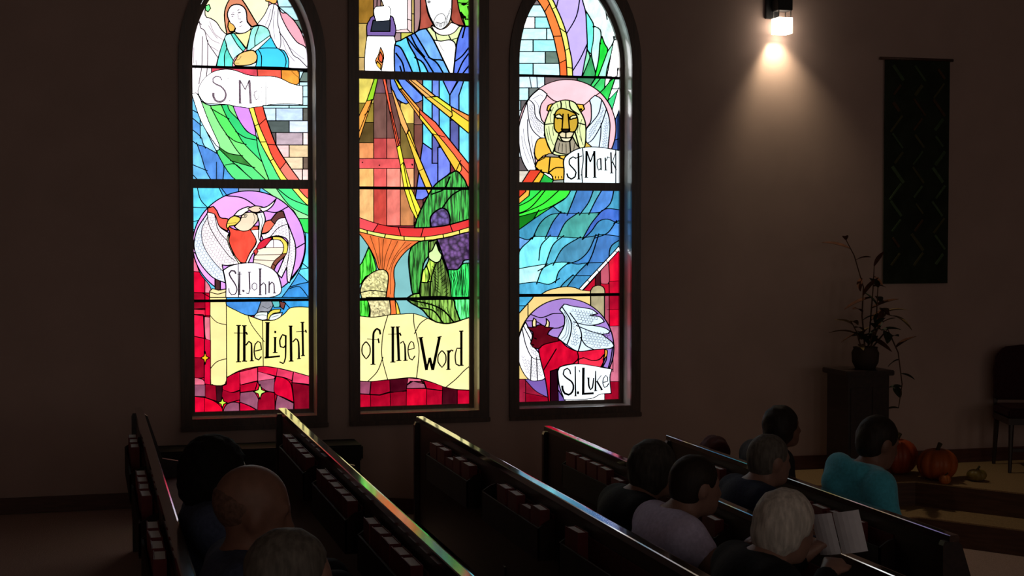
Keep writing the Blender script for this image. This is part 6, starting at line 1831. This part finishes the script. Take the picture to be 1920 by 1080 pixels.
    for s in (-1, 1):
        e = MB(); e.lathe([(0.0012, -0.0105), (0.0075, -0.0075), (0.0105, 0.0), (0.0075, 0.0075), (0.0012, 0.0105)], 10)
        p = hc + Rh @ (np.array((0.0735, s * 0.030, 0.004)) * head_k)
        e.build('eye', M_EYE, o, tuple(p), smooth=True)
    PERSON_N[0] += 1
    return o, (hc, Rh, P)


def skin(name, rgb):
    return mat(name, rgb, 0.5, 0.4, 0.12, 30.0)


M_SHOE = mat('black_shoe_leather', (0.012, 0.011, 0.011), 0.4, 0.4, 0.2, 20)
M_EYE = mat('eye_white', (0.35, 0.33, 0.32), 0.5, 0.5, 0.05, 50)
SK_A = skin('brown_skin', (0.13, 0.065, 0.042))
SK_B = skin('tan_skin', (0.21, 0.105, 0.075))
SK_C = skin('fair_skin', (0.27, 0.15, 0.115))
HB = mat('black_curly_hair', (0.006, 0.005, 0.005), 0.8, 0.2, 0.4, 90, 0.8)
HD = mat('dark_brown_hair', (0.022, 0.014, 0.010), 0.6, 0.3, 0.4, 60, 0.6, stretch=(1, 1, 0.2))
HG = mat('grey_hair', (0.13, 0.115, 0.10), 0.65, 0.3, 0.4, 70, 0.6, stretch=(1, 1, 0.2))
HW = mat('white_hair', (0.60, 0.55, 0.50), 0.65, 0.3, 0.3, 70, 0.6, stretch=(1, 1, 0.2))
HBALD = mat('thin_cropped_hair', (0.15, 0.08, 0.058), 0.7, 0.3, 0.4, 70, 0.5)
HGD = mat('dark_grey_hair', (0.05, 0.045, 0.04), 0.65, 0.3, 0.4, 70, 0.6, stretch=(1, 1, 0.2))
C_NAVY = mat('navy_cloth', (0.020, 0.026, 0.060), 0.85, 0.2, 0.25, 60, 0.3)
C_BLUE = mat('slate_blue_cloth', (0.060, 0.075, 0.135), 0.85, 0.2, 0.25, 60, 0.3)
C_BLACK = mat('black_cloth', (0.010, 0.010, 0.013), 0.85, 0.2, 0.25, 60, 0.3)
C_LILAC = mat('lilac_cloth', (0.70, 0.66, 0.98), 0.85, 0.2, 0.15, 60, 0.3)
C_TEAL = mat('teal_fleece', (0.08, 0.48, 0.64), 0.9, 0.2, 0.15, 60, 0.4, sheen=0.3)
C_GREY = mat('dark_grey_cloth', (0.035, 0.033, 0.036), 0.85, 0.2, 0.25, 60, 0.3)
C_TROU = mat('dark_trouser_cloth', (0.018, 0.018, 0.022), 0.85, 0.2, 0.25, 60, 0.3)


def seat_at(u, head_x, fz_i):
    """Where a sitter's head at distance head_x along the nave stands, seen at column u of the photograph."""
    a = (u - 960.0) / FPX
    return head_x * (math.cos(YAW) - math.sin(YAW) * a) / (math.sin(YAW) + math.cos(YAW) * a)


FZ = [PEW_TOP[i] - PEW_H for i in range(5)]
SEATED = [
    # label, pew, column, head x, crown, kwargs
    ('seated person with big black curly hair and a dark jacket', 0, 412, 0.50, 1.095, dict(skin=SK_A, hair=HB, cloth=C_BLUE, style='curly', head_yaw=0.15)),
    ('bald seated person in a slate blue shirt beside the curly haired sitter', 0, 472, 0.49, 1.19, dict(skin=SK_B, hair=HBALD, cloth=C_BLUE, style='fringe', pitch=0.22, head_k=1.16, bulk=1.05)),
    ('seated person with short grey hair, cut off by the frame bottom', 0, 546, 0.50, 1.16, dict(skin=SK_C, hair=HG, cloth=C_NAVY, style='short', pitch=0.05, head_k=1.02)),
    ('seated person with dark grey hair in a black top beside the lilac shirt', 2, 1230, 2.42, 1.095, dict(skin=SK_C, hair=HGD, cloth=C_BLACK, style='bob', pitch=0.05, head_k=0.98, shoulders=0.92)),
    ('seated person with short dark hair in a lilac short sleeved shirt', 2, 1307, 2.44, 1.085, dict(skin=SK_C, hair=HD, cloth=C_LILAC, style='short', sleeves='short', pitch=0.1, head_k=0.98, shoulders=0.94, lilac=True)),
    ('white haired seated person in a black top reading a paper', 2, 1478, 2.44, 1.075, dict(skin=SK_C, hair=HW, cloth=C_BLACK, style='bob', pitch=0.28, head_k=1.0, reader=True)),
    ('seated person with short light grey hair in a dark top', 3, 1446, 3.25, 1.105, dict(skin=SK_C, hair=HG, cloth=C_NAVY, style='short', pitch=0.1, head_k=0.98)),
    ('seated person with dark hair behind the light grey haired sitter', 4, 1470, 4.11, 1.13, dict(skin=SK_B, hair=HD, cloth=C_GREY, style='bob', pitch=0.0, head_k=1.0)),
    ('person in a teal hooded top, seated in the front pew', 4, 1650, 4.12, 1.20, dict(skin=SK_B, hair=HD, cloth=C_TEAL, style='short', hood=True, pitch=0.3, bulk=1.12, shoulders=1.1, head_k=1.08)),
]
for label, pw, u, hx, crown, kw in SEATED:
    arms = None
    extra = {}
    kw = dict(kw)
    lil, rd = kw.pop('lilac', False), kw.pop('reader', False)
    px_ = PEW_X[pw] + 0.05 + 0.185 * kw.get('bulk', 1.0)
    lean = (hx - 0.055 - px_) / 1.08
    drop = floor_z(px_ + 0.45) - FZ[pw]
    y = seat_at(u, hx, FZ[pw])
    lift = 0.0
    if lil:            # near arm bent over towards the neighbour
        arms = {-1: ((0.18, -0.27, 0.70), (0.22, -0.49, 0.84), 0.6), 1: ((0.12, 0.21, 0.68), (0.34, 0.08, 0.64), 0.55)}
    if rd:             # both hands hold a sheet up in front
        arms = {-1: ((0.16, -0.22, 0.68), (0.36, 0.01, 0.80), 0.9), 1: ((0.16, 0.24, 0.68), (0.38, 0.24, 0.82), 0.9)}
    make_person(label, px_, y, FZ[pw] + lift, crown, trousers=C_TROU, arms=arms, lean=lean, drop=drop, **kw)
    if rd:
        RX, RY, RZ = px_, y, FZ[pw]

# the sheet of paper the white haired sitter holds
pap = empty('paper_sheet', (RX + 0.45, RY + 0.135, RZ + 0.915), math.radians(38))
tag(pap, 'open white sheet of paper held up by the white haired sitter', 'paper')
M_PAPER = mat('white_paper', (0.85, 0.83, 0.9), 0.8, 0.2, 0.05, 30)
for s in (-1, 1):
    V, F = [], []
    for i in range(6):
        t = i / 5
        for j in (0, 1):
            V.append((0.02 + 0.05 * t * t - 0.03 * t + 0.09 * (j - 0.5) * -1, s * (0.002 + 0.095 * t), -0.085 + 0.17 * j - 0.02 * t * s))
    q = len(V)
    V += [(a + 0.0008, b_, c) for a, b_, c in V]
    for i in range(5):
        a = i * 2
        F += [(a, a + 1, a + 3, a + 2), (q + a, q + a + 2, q + a + 3, q + a + 1)]
    link('leaf', mesh_py('leaf', V, F), M_PAPER, pap)

# dark red bundle lying on the front pew near the wall
bn = empty('folded_coat', (3.717 + 0.24, 9.22, FZ[4] + 0.446))
tag(bn, 'dark red folded coat lying on the front pew near the wall end', 'coat')
M_COAT = mat('dark_red_coat_cloth', (0.07, 0.014, 0.014), 0.85, 0.2, 0.3, 40, 0.3)
G, lo = grid((-0.25, -0.28, -0.02), (0.25, 0.28, 0.56), 0.015)
D = smin([ell(G, (0, 0, 0.12), (0.17, 0.2, 0.14)), ell(G, (-0.06, 0.02, 0.30), (0.09, 0.17, 0.16)), ell(G, (-0.08, -0.08, 0.40), (0.06, 0.10, 0.06))], 40) + 0.006 * np.sin(G[..., 1] * 60 + 4 * G[..., 2]) * np.sin(G[..., 2] * 45)
V, F = surface_nets(np.maximum(D, 0.004 - G[..., 2]), lo, 0.015)
link('bundle', mesh_np('bundle', relax(V, F, 1), F), M_COAT, bn)
G, lo = grid((-0.20, -0.20, 0.10), (0.20, 0.24, 0.50), 0.012)
D = cone(G, (-0.02, -0.14, 0.27), (0.07, 0.14, 0.25), 0.045, 0.035)
V, F = surface_nets(D, lo, 0.012)
link('sleeve', mesh_np('sleeve', relax(V, F, 1), F), M_COAT, bn)
